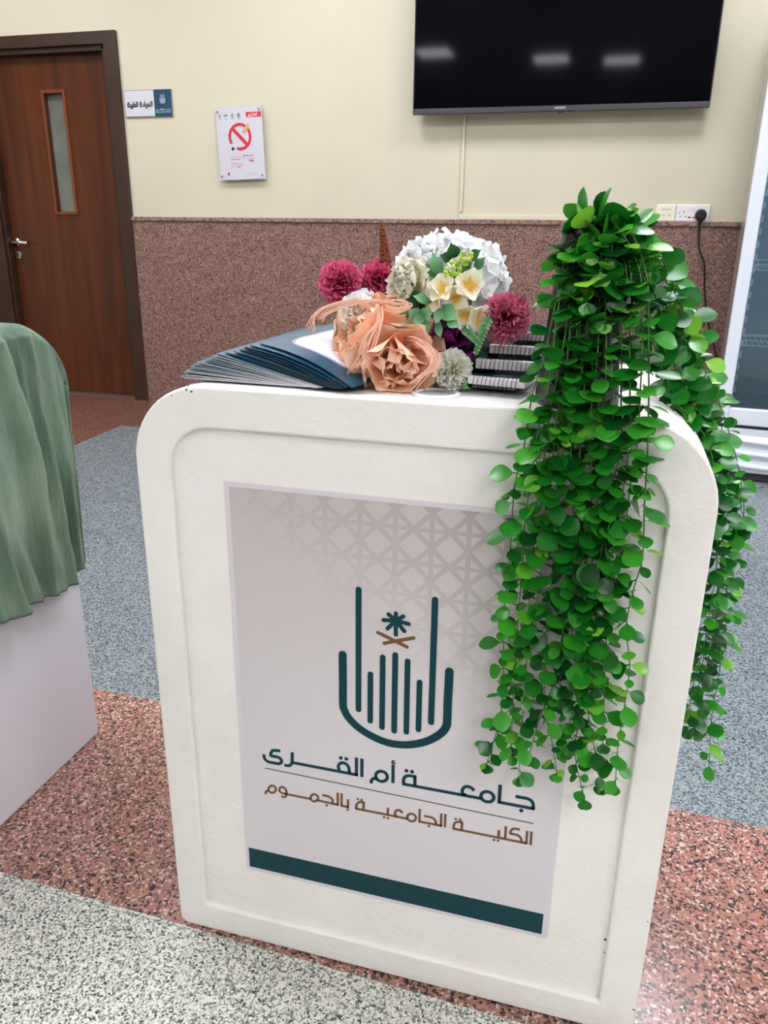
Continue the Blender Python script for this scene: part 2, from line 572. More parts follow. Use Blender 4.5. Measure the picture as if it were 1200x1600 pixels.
m_wall = simple('cream_paint', (207, 199, 174), 0.55, bscale=60, bstr=0.06, var=0.02, vscale=1.5)
m_ceil = simple('ceiling_white', (216, 212, 200), 0.8)

fl = MB()
l1 = lambda x: 0.845 - 0.0295 * (x + 0.906)
l2 = lambda x: 1.384 - 0.036 * (x + 1.09)
x0, x1 = -7.0, 6.0


def quad(mb, pts, m):
    mb.m = m
    n = mb.add(pts)
    mb.face([n, n + 1, n + 2, n + 3])


quad(fl, [(x0, -8, 0), (x1, -8, 0), (x1, l1(x1), 0), (x0, l1(x0), 0)], 0)
quad(fl, [(x0, l1(x0), 0), (x1, l1(x1), 0), (x1, l2(x1), 0), (x0, l2(x0), 0)], 1)
quad(fl, [(-2.44, l2(-2.44), 0), (x1, l2(x1), 0), (x1, 3.71, 0), (-2.54, 3.71, 0)], 2)
quad(fl, [(x0, l2(x0), 0), (-2.44, l2(-2.44), 0), (-2.54, 3.71, 0), (x0, 3.71, 0)], 3)
quad(fl, [(x0, 3.71, 0), (x1, 3.71, 0), (x1, 5.2, 0), (x0, 5.2, 0)], 3)
struct('floor', fl, [m_grey, m_pink, m_greyf, m_brownf])
CZ = 3.0
mb = MB(); mb.box(x0, x1, -8, 5.2, CZ, CZ + 0.1); struct('ceiling', mb, m_ceil)
mb = MB(); mb.box(x0, x0 + 0.1, -8, YW, 0, CZ); struct('wall_left', mb, m_wall)
mb = MB(); mb.box(x1 - 0.1, x1, -8, YW, 0, CZ); struct('wall_right', mb, m_wall)
mb = MB(); mb.box(x0, x1, -8.1, -8, 0, CZ); struct('wall_back', mb, m_wall)
mb = MB()
DL, DR, DT = -3.73, -2.80, 2.01
mb.box(x0, DL, YW, YW + 0.16, 0, CZ)
mb.box(DR, x1, YW, YW + 0.16, 0, CZ)
mb.box(DL, DR, YW, YW + 0.16, DT, CZ)
struct('wall_front', mb, m_wall)
# granite dado with a projecting cap
mb = MB(); mb.box(-2.758, x1 - 0.1, YW - 0.012, YW, 0, 1.066); struct('trim_1', mb, m_dado)
m_cap = granite('dado_cap_granite', [(0.0, (96, 78, 70)), (0.25, (146, 116, 104)), (0.6, (160, 130, 116)), (0.85, (128, 100, 90))], 0.009, 0.3)
mb = MB(); mb.box(-2.758, x1 - 0.1, YW - 0.022, YW, 1.0665, 1.089); struct('trim_2', mb, m_cap, bevel=0.003)

# ------------------------------------------------------------------ door
def wood_mat(name, c0, c1, rough=0.35):
    m, nt, b = new_mat(name)
    n = node(nt, 'ShaderNodeTexNoise')
    n.inputs['Scale'].default_value = 1.0
    n.inputs['Detail'].default_value = 6
    n.inputs['Distortion'].default_value = 0.6
    nt.links.new(coords(nt, (16, 16, 1.1)), n.inputs['Vector'])
    r = ramp(nt, [(0.3, lin(c0)), (0.7, lin(c1))])
    nt.links.new(n.outputs['Fac'], r.inputs[0])
    nt.links.new(r.outputs[0], b.inputs['Base Color'])
    b.inputs['Roughness'].default_value = rough
    return m


m_door = wood_mat('door_veneer', (62, 28, 13), (92, 45, 20), 0.3)
m_frame = simple('door_frame_paint', (56, 35, 24), 0.4, var=0.1, vscale=6)
m_chrome = simple('chrome', (200, 200, 200), 0.22, 1.0)
m_lite = simple('door_glass', (112, 116, 106), 0.12, var=0.15, vscale=3)
m_dark = simple('black_rubber', (16, 15, 15), 0.5)
LY = YW + 0.045     # leaf front
fr = MB()
fr.box(-2.836, -2.757, YW - 0.022, YW + 0.1, 0, 2.042)
fr.box(-3.90, -3.672, YW - 0.022, YW + 0.1, 0, 2.042)
fr.box(-3.672, -2.836, YW - 0.022, YW + 0.1, 1.978, 2.042)
fr.box(-2.858, -2.836, YW - 0.004, YW + 0.1, 0, 1.956)
fr.box(-3.672, -3.655, YW - 0.004, YW + 0.1, 0, 1.956)
fr.box(-3.655, -2.858, YW - 0.004, YW + 0.1, 1.95, 1.978)
door = struct('door_1', fr, m_frame, bevel=0.003)
k = LY / YW
gx0, gx1, gz0, gz1 = -3.30, -3.175, 1.115, 1.755
lf = MB()
lf.box(-3.652, gx0, LY, LY + 0.04, 0.012, 1.948)
lf.box(gx1, -2.86, LY, LY + 0.04, 0.012, 1.948)
lf.box(gx0, gx1, LY, LY + 0.04, 0.012, gz0)
lf.box(gx0, gx1, LY, LY + 0.04, gz1, 1.948)
leaf = lf.build('door_leaf', m_door, door)
m_bead = wood_mat('bead_veneer', (104, 52, 26), (128, 66, 34))
bd = MB()
bd.box(gx0 - 0.018, gx0, LY - 0.008, LY, gz0 - 0.018, gz1 + 0.018)
bd.box(gx1, gx1 + 0.018, LY - 0.008, LY, gz0 - 0.018, gz1 + 0.018)
bd.box(gx0, gx1, LY - 0.008, LY, gz0 - 0.018, gz0)
bd.box(gx0, gx1, LY - 0.008, LY, gz1, gz1 + 0.018)
bd.build('glazing_bead', m_bead, leaf, bevel=0.002)
g = MB(); g.box(gx0, gx1, LY + 0.028, LY + 0.033, gz0, gz1); g.build('glass_pane', m_lite, leaf)
kp = MB(); kp.box(-3.64, -2.87, LY - 0.0015, LY, 0.02, 0.19); kp.build('kick_plate', m_door, leaf)
hx, hz = at(25, 378, LY - 0.01).x, at(25, 378, LY).z
hd = MB()
n = 20
hd.tube([(hx, LY, hz), (hx, LY - 0.009, hz)], 0.026, 20)
hd.tube([(hx, LY, hz), (hx, LY - 0.05, hz), (hx + 0.015, LY - 0.055, hz), (hx + 0.115, LY - 0.052, hz - 0.004)], 0.0095, 10)
handle = hd.build('door_handle', m_chrome, door, smooth=True)
kz = at(25, 398, LY).z
kh = MB(); kh.tube([(hx, LY, kz), (hx, LY - 0.008, kz)], 0.024, 20); kq = kh.build('key_plate', m_chrome, door)
kk = MB(); kk.box(hx - 0.004, hx + 0.004, LY - 0.0095, LY - 0.008, kz - 0.012, kz + 0.010); kk.build('keyhole', m_dark, kq)

# ------------------------------------------------------------------ ceiling panels
m_tray = simple('light_tray', (235, 235, 232), 0.5)
m_diff = simple('light_diffuser', (244, 246, 255), 0.6, emit=LIGHT_POWER)


def ceiling_light(x, y, label, s=0.3, ly=0.3):
    t = thing('ceiling_light', label, 'light', (x, y, CZ), 0, 'square ceiling light panels')
    a = MB()
    a.box(-s - 0.02, -s, -ly - 0.02, ly + 0.02, -0.02, 0); a.box(s, s + 0.02, -ly - 0.02, ly + 0.02, -0.02, 0)
    a.box(-s, s, -ly - 0.02, -ly, -0.02, 0); a.box(-s, s, ly, ly + 0.02, -0.02, 0)
    a.build('frame', m_tray, t, local=True)
    d = MB(); d.box(-s, s, -ly, ly, -0.012, -0.006); d.build('diffuser', m_diff, t, local=True)


LIGHT_XY = [(-2.3, -1.75), (-1.0, -2.4), (-0.18, -2.65), (1.7, -2.4), (-4.2, -1.9), (1.5, -0.8), (2.8, -0.8), (-3.7, -0.6), (1.7, -3.8), (-4.2, -3.4),  # later panels of this line: unseen, added to brighten front-facing surfaces
            (-3.4, 1.25), (-1.5, 1.25), (0.4, 1.25), (2.3, 1.25),
            (-3.4, 3.2), (-1.5, 3.2), (0.4, 3.2), (2.3, 3.2)]
for i_, (x, y) in enumerate(LIGHT_XY):
    if i_ < 3:
        ceiling_light(x, y, 'small glowing panel light in the ceiling, mirrored in the television screen', 0.2, 0.24)
        continue
    ceiling_light(x, y, 'unseen glowing square panel light in the ceiling, there to light the hall')

# ------------------------------------------------------------------ display stand with the poster
m_white, nt, b = new_mat('white_gloss_paint')
n1 = node(nt, 'ShaderNodeTexNoise'); n1.inputs['Scale'].default_value = 90; n1.inputs['Detail'].default_value = 6
nt.links.new(coords(nt, (0.8, 1, 1.4)), n1.inputs['Vector'])
n2 = node(nt, 'ShaderNodeTexNoise'); n2.inputs['Scale'].default_value = 9; n2.inputs['Detail'].default_value = 5; n2.inputs['Roughness'].default_value = 0.7
nt.links.new(coords(nt), n2.inputs['Vector'])
r_ = ramp(nt, [(0.0, lin((230, 219, 202))), (0.36, lin((241, 236, 229))), (0.62, lin((244, 241, 237))), (1.0, lin((237, 234, 231)))])
nt.links.new(n2.outputs['Fac'], r_.inputs[0]); nt.links.new(r_.outputs[0], b.inputs['Base Color'])
b.inputs['Roughness'].default_value = 0.38
bump(nt, b, n1.outputs['Fac'], 0.55, 0.0022)

SX0, SX1, SY0, SY1, SZ = -0.558, 0.129, 0.8388, 1.19, 0.861
YR = SY0 + 0.009    # recessed panel
stand = thing('display_stand', 'white painted display stand with rounded top corners carrying the large green emblem poster', 'stand', (-0.21, 1.0, 0))
NC = 12


def arch(x0, x1, z0, z1, rt, rb):
    out = []
    for cx, cy, a, r in ((x0 + rb, z0 + rb, 180, rb), (x1 - rb, z0 + rb, 270, rb), (x1 - rt, z1 - rt, 0, rt), (x0 + rt, z1 - rt, 90, rt)):
        out += [(cx + r * math.cos(math.radians(a + 90 * i / NC)), cy + r * math.sin(math.radians(a + 90 * i / NC))) for i in range(NC + 1)]
    return out


outer = arch(SX0, SX1, 0.002, SZ, 0.098, 0.014)
inner = arch(-0.511, 0.0805, 0.049, 0.8105, 0.058, 0.004)
mb = MB(); mb.prism(outer, 1, YR, SY1); mb.build('body', m_white, stand, smooth=False, bevel=0.004)
mb = MB()
N = len(outer)
fo = mb.add([(x, SY0, z) for x, z in outer]); fi = mb.add([(x, SY0, z) for x, z in inner])
bo = mb.add([(x, YR + 0.0005, z) for x, z in outer]); bi = mb.add([(x, YR + 0.0005, z) for x, z in inner])
for i in range(N):
    j = (i + 1) % N
    mb.face([fo + i, fo + j, fi + j, fi + i])
    mb.face([fi + i, fi + j, bi + j, bi + i])
    mb.face([bo + j, bo + i, bi + i, bi + j])
    mb.face([fo + j, fo + i, bo + i, bo + j])
mb.build('raised_border', m_white, stand, bevel=0.003)

# poster
m_paper = simple('poster_paper', (222, 213, 220), 0.3)
m_teal = simple('poster_teal', (14, 62, 70), 0.3, spec=0.15)
m_brown = simple('poster_brown', (122, 86, 58), 0.3, spec=0.15)
m_line = simple('poster_line', (66, 58, 64), 0.3)
m_print, nt, b = new_mat('poster_print')
L = nt.links
tc = node(nt, 'ShaderNodeTexCoord'); sp = node(nt, 'ShaderNodeSeparateXYZ'); L.new(tc.outputs['Object'], sp.inputs[0])


def mth(op, a, bb=None, clamp=False):
    q = node(nt, 'ShaderNodeMath', operation=op, use_clamp=clamp)
    for i, v in enumerate((a, bb)):
        if v is None:
            continue
        if isinstance(v, (int, float)):
            q.inputs[i].default_value = v
        else:
            L.new(v, q.inputs[i])
    return q.outputs[0]


PX, PZ = 0.0443, 0.0437
u = mth('DIVIDE', mth('ADD', sp.outputs[0], 0.1758), PX)
v = mth('DIVIDE', mth('ADD', sp.outputs[2], -0.6635), PZ)
line = lambda s_, w: mth('LESS_THAN', mth('PINGPONG', s_, 0.5), w)
d1 = mth('ADD', mth('ADD', u, v), 0.5)
d2 = mth('ADD', mth('SUBTRACT', u, v), 0.5)
lat = mth('MAXIMUM', mth('MAXIMUM', line(u, 0.072), line(v, 0.062)), mth('MAXIMUM', line(d1, 0.10), line(d2, 0.10)))
fx = mth('MULTIPLY', mth('ADD', sp.outputs[0], 0.43), 2.1)
fz = mth('MULTIPLY', mth('ADD', sp.outputs[2], -0.45), 3.1)
mask = mth('MULTIPLY', mth('ADD', mth('ADD', fx, fz), -0.72), 1.25, True)
fac = mth('MULTIPLY', mth('MULTIPLY', lat, mask), 0.85)
# printed tint: taupe in the upper part of the design, pale towards its lower part
gr = mth('ADD', mth('MULTIPLY', mth('ADD', sp.outputs[2], -0.40), 2.6), mth('MULTIPLY', sp.outputs[0], -0.35), True)
base = node(nt, 'ShaderNodeMix', data_type='RGBA'); L.new(gr, base.inputs[0])
base.inputs[6].default_value = lin((220, 213, 217)); base.inputs[7].default_value = lin((198, 189, 187))
mx = node(nt, 'ShaderNodeMix', data_type='RGBA'); L.new(fac, mx.inputs[0]); L.new(base.outputs[2], mx.inputs[6])
mx.inputs[7].default_value = lin((172, 163, 160))
L.new(mx.outputs[2], b.inputs['Base Color']); b.inputs['Roughness'].default_value = 0.28
YP = YR - 0.0008
mb = MB(); mb.box(-0.4418, 0.0035, YP, YR + 0.0002, 0.1315, 0.7427); poster = mb.build('poster', m_paper, stand)
poster['label'] = 'printed poster with emblem and lettering'
mb = MB(); mb.box(-0.4345, -0.0037, YP - 0.0004, YP, 0.138, 0.7365); mb.build('printed_field', m_print, poster)
mb = MB(); mb.box(-0.4362, -0.0046, YP - 0.0008, YP - 0.0003, 0.1385, 0.1735); o = mb.build('colour_band', m_teal, poster)
PM = lambda x, z, h: (x, YP - 0.0003 - h, z)
mb = MB(); emblem(mb, EMBLEM, PM); mb.m = 1; emblem(mb, EMBLEM_SWORDS, PM); mb.build('emblem', [m_teal, m_brown], poster)
mb = MB(); lettering(mb, TEXT_TOP, 0.0046, 0.0028, PM); mb.build('title_lettering', m_teal, poster)
mb = MB(); lettering(mb, TEXT_SUB, 0.0034, 0.0019, PM); mb.build('subtitle_lettering', m_brown, poster)
mb = MB(); stroke(mb, [(-0.4035, 0.3226), (-0.0293, 0.3188)], 0.0013, PM); mb.build('divider_line', m_line, poster)
m_chip = simple('bare_board', (96, 68, 48), 0.8)
for cx_, cy_, r_c in ((291, 609, 0.0016), (299, 612, 0.0018), (268, 618, 0.0010), (946, 1468, 0.0022), (944, 1488, 0.0013), (990, 1578, 0.0016), (294, 603, 0.0009), (1012, 1440, 0.0012)):
    q_ = at(cx_, cy_, SY0)
    mb = MB()
    disc(mb, [(q_.x + r_c * R.uniform(0.6, 1.2) * math.cos(a_), q_.z + r_c * R.uniform(0.6, 1.4) * math.sin(a_)) for a_ in [2 * math.pi * k / 9 for k in range(9)]], lambda x, z, h: (x, SY0 - h, z), 0.0001)
    mb.build('paint_chip', m_chip, stand)
# cable grommet let into the top
m_ring = simple('grommet_ring', (232, 232, 230), 0.3)
m_hole = simple('grommet_insert', (176, 176, 174), 0.5)
GC = (-0.1835, 0.882, SZ)
mb = MB(); mb.lathe([(0.0285, 0.0), (0.0285, 0.002), (0.0265, 0.0036), (0.023, 0.0036), (0.0215, 0.002), (0.0215, 0.0)], GC, 40)
gr_ = mb.build('cable_grommet', m_ring, stand, smooth=True)
mb = MB(); mb.lathe([(0.0001, 0.0014), (0.0216, 0.0014)], GC, 40); mb.build('grommet_cap', m_hole, gr_)

# second stand, turned a quarter, under the cloth
TXF, TY0, TY1 = -0.9786, 0.547, 1.2335
m_white2 = simple('white_satin_paint', (206, 202, 208), 0.5, bscale=40, bstr=0.15)
tw = MB(); tw.prism(arch(TY0, TY1, 0.002, SZ, 0.098, 0.006), 0, TXF - 0.35, TXF)
tag(tw.build('display_stand', m_white2, bevel=0.003), 'plain white display stand under the green crinkled cloth', 'stand')
# ------------------------------------------------------------------ television
m_screen = simple('tv_screen', (5, 5, 10), 0.055, spec=0.11)
m_bezel = simple('tv_bezel', (60, 58, 60), 0.4)
m_tvback = simple('tv_back', (24, 24, 26), 0.6)
YT = YW - 0.095
a_ = at(645, 178, YT); b_ = at(1108, 169, YT)
TX0, TX1, TZ0 = a_.x, b_.x + 0.002, (a_.z + b_.z) / 2
TZ1 = TZ0 + 0.82
tv = thing('television', 'large black flat television mounted on the cream wall, reflecting ceiling lights', 'television', ((TX0 + TX1) / 2, YT, TZ0))
mb = MB()
mb.box(TX0, TX1, YT, YT + 0.03, TZ0 + 0.024, TZ1); mb.build('screen_shell', m_tvback, tv, bevel=0.002)
mb = MB(); mb.box(TX0 + 0.006, TX1 - 0.006, YT - 0.002, YT, TZ0 + 0.026, TZ1 - 0.006); mb.build('screen', m_screen, tv)
mb = MB(); mb.box(TX0, TX1, YT - 0.004, YT + 0.032, TZ0, TZ0 + 0.024); bz = mb.build('bottom_bezel', m_bezel, tv, bevel=0.002)
cx_ = at(875, 172, YT).x
m_badge = simple('tv_badge', (150, 148, 146), 0.35)
mb = MB(); mb.box(cx_ - 0.026, cx_ + 0.026, YT - 0.0055, YT - 0.004, TZ0 + 0.009, TZ0 + 0.018); mb.build('badge', m_badge, bz)
mb = MB(); mb.box(cx_ - 0.012, cx_ + 0.012, YT - 0.002, YT + 0.02, TZ0 - 0.008, TZ0); mb.build('infrared_receiver', m_tvback, bz)
mb = MB(); mb.box(TX0 + 0.25, TX1 - 0.25, YT + 0.03, YT + 0.065, TZ0 + 0.2, TZ0 + 0.62); mb.box(-0.55, -0.2, YT + 0.065, YW - 0.001, TZ0 + 0.3, TZ0 + 0.5); mb.build('wall_bracket', m_tvback, tv)

# ------------------------------------------------------------------ cable duct, sockets, plug
m_duct = simple('duct_plastic', (214, 206, 180), 0.45)
duct = thing('cable_duct', 'cream cable duct running down the wall below the television and along the dado', 'cable duct', (-0.81, YW, 1.1))
mb = MB(); mb.box(-0.8165, -0.8015, YW - 0.012, YW, 1.128, 1.6); mb.build('duct_run', m_duct, duct, bevel=0.002)
mb = MB(); mb.box(-0.8165, 0.162, YW - 0.014, YW, 1.0895, 1.1115); mb.build('duct_run', m_duct, duct, bevel=0.002)
m_plate1 = simple('socket_plastic_cream', (236, 230, 206), 0.35)
m_plate2 = simple('socket_plastic_white', (232, 226, 226), 0.3)
m_red = simple('switch_red', (200, 50, 60), 0.4)
t = thing('data_outlet', 'cream single data outlet beside the double power socket above the dado', 'socket', (0.212, YW, 1.13))
mb = MB(); mb.box(0.165, 0.2545, YW - 0.012, YW, 1.0895, 1.166); mb.build('face_plate', m_plate1, t, bevel=0.003)
m_jack = simple('jack_shadow', (196, 190, 168), 0.5)
for jx in (0.192, 0.22):
    mb = MB(); mb.box(jx - 0.002, jx + 0.018, YW - 0.0135, YW - 0.0118, 1.112, 1.128); j = mb.build('jack', m_plate1, t)
    mb = MB(); mb.box(jx + 0.001, jx + 0.015, YW - 0.014, YW - 0.0134, 1.114, 1.121); mb.build('jack_opening', m_jack, j)
mb = MB(); mb.box(0.188, 0.234, YW - 0.0128, YW - 0.0118, 1.141, 1.147); mb.build('label_strip', m_jack, t)
t = thing('power_socket', 'white double power socket on the wall with a black plug in its right side', 'socket', (0.335, YW, 1.13))
mb = MB(); mb.box(0.2565, 0.411, YW - 0.012, YW, 1.0895, 1.166); mb.build('face_plate', m_plate2, t, bevel=0.003)
mb = MB()
for qx, qz, w, h in ((0.272, 1.129, 0.006, 0.004), (0.292, 1.133, 0.004, 0.008), (0.279, 1.112, 0.006, 0.004), (0.302, 1.112, 0.006, 0.004)):
    mb.box(qx - w / 2, qx + w / 2, YW - 0.0125, YW - 0.0117, qz - h / 2, qz + h / 2)
mb.build('pin_holes', m_dark, t)
for qx in (0.326, 0.344):
    mb = MB(); mb.box(qx - 0.007, qx + 0.007, YW - 0.0145, YW - 0.0118, 1.142, 1.160); mb.build('rocker_switch', m_plate2, t, bevel=0.001)
for qx, m in ((0.320, m_dark), (0.342, m_red)):
    mb = MB(); mb.box(qx - 0.007, qx + 0.007, YW - 0.013, YW - 0.0118, 1.105, 1.1105); mb.build('indicator', m, t)
pc = at(1095, 336, YW - 0.03)
t = thing('power_plug', 'round black plug with its cord hanging down the granite dado', 'plug', (pc.x, YW, pc.z))
mb = MB(); mb.tube([(pc.x, YW - 0.012, pc.z), (pc.x, YW - 0.028, pc.z), (pc.x, YW - 0.036, pc.z), (pc.x, YW - 0.044, pc.z)], [0.026, 0.027, 0.026, 0.018], 24)
mb.tube([(pc.x, YW - 0.028, pc.z - 0.02), (pc.x - 0.001, YW - 0.027, pc.z - 0.05)], [0.010, 0.006], 10)
mb.build('plug_body', m_dark, t, smooth=False, bevel=0.001)
pts = [Vector((pc.x, YW - 0.028, pc.z - 0.035))] + [at(x, y, YW - 0.028) for x, y in ((1092, 375), (1093, 392), (1100, 410), (1101, 430), (1101, 452), (1103, 480), (1107, 505), (1114, 535), (1121, 565), (1128, 605))] + [Vector((0.60, YW - 0.03, 0.25)), Vector((0.62, YW - 0.03, 0.02))]
mb = MB(); mb.tube(crv(pts, 5), 0.0042, 8); mb.build('cord', m_dark, t, smooth=True)

# ------------------------------------------------------------------ signs
# clinic lettering, drawn as pen strokes on a unit grid (reads right to left)
CLINIC = [
 (0, [(0.0, 0.05), (0.0, 0.5), (0.5, 0.5)]), (0, [(0.42, 0.55), (0.42, 0.0)]), (0, [(-0.08, 0.0), (2.36, 0.0)]), (3, [(0.08, 0.78)]), (3, [(0.36, 0.78)]),
 (0, [(0.82, 0.0), (0.82, 0.5)]), (3, [(0.7, -0.3)]), (3, [(0.96, -0.3)]),
 (0, [(1.18, 0.0), (1.18, 0.5)]), (3, [(1.2, -0.3)]),
 (1, [(1.5, 0.03), (1.62, 0.38), (1.9, 0.46), (2.02, 0.22), (1.94, 0.02)]), (0, [(1.5, 0.0), (1.5, 1.0)]),
 (0, [(2.28, 0.0), (2.28, 1.0)]), (0, [(2.6, -0.05), (2.6, 1.0)]),
 (0, [(3.2, 0.05), (3.2, 0.5), (3.6, 0.5), (3.6, 0.0), (3.15, 0.0)]), (3, [(3.27, 0.78)]), (3, [(3.53, 0.78)]),
 (1, [(3.85, 0.0), (4.15, 0.0), (4.22, 0.1), (4.2, 0.3), (4.0, 0.52)]),
 (0, [(4.5, 1.0), (4.5, 0.0)]), (0, [(4.45, 0.0), (6.12, 0.0)]),
 (0, [(4.85, 0.0), (4.85, 0.5)]), (3, [(4.72, -0.3)]), (3, [(4.98, -0.3)]),
 (1, [(5.35, 0.05), (5.18, 0.35), (5.4, 0.5), (5.62, 0.35), (5.48, 0.05)]),
 (0, [(6.04, 0.0), (6.04, 1.0)]), (0, [(6.36, -0.05), (6.36, 1.0)]),
]
WARNING = [
 (1, [(0.0, -0.15), (0.3, -0.2), (0.42, 0.0), (0.42, 0.5)]), (0, [(0.42, 0.02), (1.0, 0.0)]), (0, [(0.95, 0.0), (0.95, 0.5)]), (3, [(0.84, -0.32)]), (3, [(1.1, -0.32)]),
 (1, [(1.35, 0.0), (1.7, 0.0), (1.78, 0.15), (1.62, 0.55)]), (3, [(1.55, 0.85)]),
 (0, [(2.0, 0.0), (3.4, 0.0)]), (1, [(2.15, 0.5), (2.5, 0.5), (2.8, 0.3), (2.95, 0.02)]), (0, [(3.35, 0.0), (3.35, 0.5)]), (3, [(3.22, 0.82)]), (3, [(3.48, 0.82)]),
]


def fit(data, x0, x1, z0, zh, sx=None):
    """scale stroke data into the box starting at (x0, z0), zh the height of one unit"""
    xs = [p[0] for _, ps in data for p in ps]
    a, b2 = min(xs), max(xs)
    s = (x1 - x0) / (b2 - a)
    return [(kk_, [(x0 + (p[0] - a) * s, z0 + p[1] * zh) for p in ps]) for kk_, ps in data]


def fit_title(x0, x1, zmid):
    xs = [p[0] for _, ps in TEXT_TOP for p in ps]
    s = (x1 - x0) / (max(xs) - min(xs))
    return [(kk_, [(x0 + (p[0] - min(xs)) * s, zmid + (p[1] - 0.347) * s) for p in ps]) for kk_, ps in TEXT_TOP], s


def fit_emblem(cx, cz, h):
    s = h / 0.30
    f = lambda D: [(kk_, w * s, [(cx + (p[0] + 0.214) * s, cz + (p[1] - 0.492) * s) for p in ps]) for kk_, w, ps in D]
    return f(EMBLEM), f(EMBLEM_SWORDS), s


m_sign_w = simple('sign_white', (206, 206, 212), 0.35)
m_sign_b = simple('sign_blue', (20, 66, 92), 0.35)
m_sign_e = simple('sign_edge_grey', (140, 140, 142), 0.4)
m_ink = simple('black_ink', (36, 36, 40), 0.5)
m_ink_w = simple('white_ink', (205, 212, 218), 0.5)
s0, s1 = at(193, 142, YW), at(271, 182, YW)
sx0, sx1, sz0, sz1 = s0.x + 0.006, s1.x, s1.z, s0.z
sm = sx0 + (sx1 - sx0) * 0.635
sg = thing('clinic_sign', 'small white and blue door sign with Arabic lettering beside the brown door', 'sign', ((sx0 + sx1) / 2, YW, sz0))
mb = MB(); mb.box(sx0, sx1, YW - 0.009, YW, sz0, sz1); mb.build('backing', m_sign_e, sg)
mb = MB(); mb.box(sx0 + 0.003, sm, YW - 0.0105, YW - 0.009, sz0 + 0.004, sz1 - 0.004); wp = mb.build('white_panel', m_sign_w, sg)
mb = MB(); mb.box(sm, sx1 - 0.001, YW - 0.0105, YW - 0.009, sz0 + 0.001, sz1 - 0.001); bp_ = mb.build('blue_panel', m_sign_b, sg)
SM = lambda x, z, h: (x, YW - 0.0106 - h, z)
zc = (sz0 + sz1) / 2
mb = MB(); lettering(mb, fit(CLINIC, sx0 + 0.018, sm - 0.013, zc - 0.015, 0.026), 0.0058, 0.0036, SM); mb.build('lettering', m_ink, wp)
e1, e2, es = fit_emblem((sm + sx1) / 2, zc + 0.017, 0.064)
mb = MB(); emblem(mb, e1, SM); emblem(mb, e2, SM); mb.build('emblem', m_ink_w, bp_)
mb = MB(); tt, ts = fit_title(sm + 0.008, sx1 - 0.008, sz0 + 0.034); lettering(mb, tt, 0.0046 * ts * 1.2, 0.0028 * ts * 1.2, SM)
mb.build('lettering', m_ink_w, bp_)
fc = bpy.data.curves.new('english_line', 'FONT'); fc.body = 'UMM AL-QURA UNIVERSITY'; fc.size = 0.0105; fc.align_x = 'CENTER'
fc.extrude = 0.0002
tmp_ = bpy.data.objects.new('lettering', fc); COL.objects.link(tmp_)
bpy.context.view_layer.update()
me_ = bpy.data.meshes.new_from_object(tmp_.evaluated_get(bpy.context.evaluated_depsgraph_get()))
bpy.data.objects.remove(tmp_)
lx_, lz_ = (sm + sx1) / 2, sz0 + 0.019
for v_ in me_.vertices:
    v_.co = (lx_ + v_.co.x * 0.72, YW - 0.0108 - v_.co.z, lz_ + v_.co.y)
me_.materials.clear(); me_.materials.append(m_ink_w)
fo_ = bpy.data.objects.new('lettering', me_); COL.objects.link(fo_); fo_.parent = bp_
fo_.matrix_parent_inverse = world_of(bp_).inverted()

# no-smoking notice on a clear stand-off sheet
m_sheet = simple('notice_sheet', (203, 201, 209), 0.25)
m_acr = simple('acrylic_edge', (196, 200, 204), 0.2)
m_nred = simple('notice_red', (206, 34, 52), 0.4)
m_ngreen = simple('notice_green', (76, 150, 84), 0.4)
m_ngrey = simple('notice_grey', (150, 140, 146), 0.5)
m_tan = simple('cigarette_filter', (206, 160, 110), 0.5)
nw, nh = 0.272, 0.362
nc = at(375.5, 224.5, YW - 0.03)
nt_ = thing('no_smoking_notice', 'white no smoking notice with red crossed ring, fixed to the wall left of the television', 'notice', (nc.x, YW - 0.022, nc.z))
nt_.rotation_euler = (0, math.radians(-1.6), 0)
mb = MB(); mb.box(-nw / 2, nw / 2, -0.006, 0, -nh / 2, nh / 2); mb.build('acrylic_sheet', m_acr, nt_, local=True)
mb = MB(); mb.box(-nw / 2 + 0.002, nw / 2 - 0.002, -0.0068, -0.006, -nh / 2 + 0.002, nh / 2 - 0.002); sh = mb.build('printed_sheet', m_sheet, nt_, local=True)
NM = lambda x, z, h: (x, -0.0069 - h, z)
# proportions taken across the notice: fx 0..1 from the left, fz 0..1 from the top
nx = lambda a: -nw / 2 + a * nw
nz_ = lambda a: nh / 2 - a * nh
rc = (nx(0.50), nz_(0.405)); rr = 0.0605
mb = MB()
ring = [(rc[0] + rr * math.cos(math.radians(a)), rc[1] + rr * math.sin(math.radians(a))) for a in range(-112, 215, 6)]
stroke(mb, ring, 0.0155, NM); stroke(mb, [(rc[0] - 0.040, rc[1] + 0.040), (rc[0] + 0.040, rc[1] - 0.040)], 0.0185, lambda x, z, h: (x, -0.0070 - h, z))
mb.build('prohibition_ring', m_nred, sh, local=True)
mb = MB(); stroke(mb, [(rc[0] + 0.022, rc[1] + 0.017), (rc[0] + 0.054, rc[1] + 0.058)], 0.021, lambda x, z, h: (x, -0.0074 - h, z))
mb.m = 1; stroke(mb, [(rc[0] + 0.018, rc[1] + 0.012), (rc[0] - 0.040, rc[1] - 0.052)], 0.019, lambda x, z, h: (x, -0.00685 - h, z), th=0.0001)
mb.m = 2; stroke(mb, [(rc[0] - 0.040, rc[1] - 0.052), (rc[0] - 0.052, rc[1] - 0.064)], 0.015, lambda x, z, h: (x, -0.0070 - h, z))
mb.build('cigarette', [m_tan, m_sheet, m_ink], sh, local=True)
mb = MB(); mb.box(nx(0.66), nx(0.985), -0.0074, -0.0068, nz_(0.148), nz_(0.078)); bn = mb.build('red_banner', m_nred, sh, local=True)
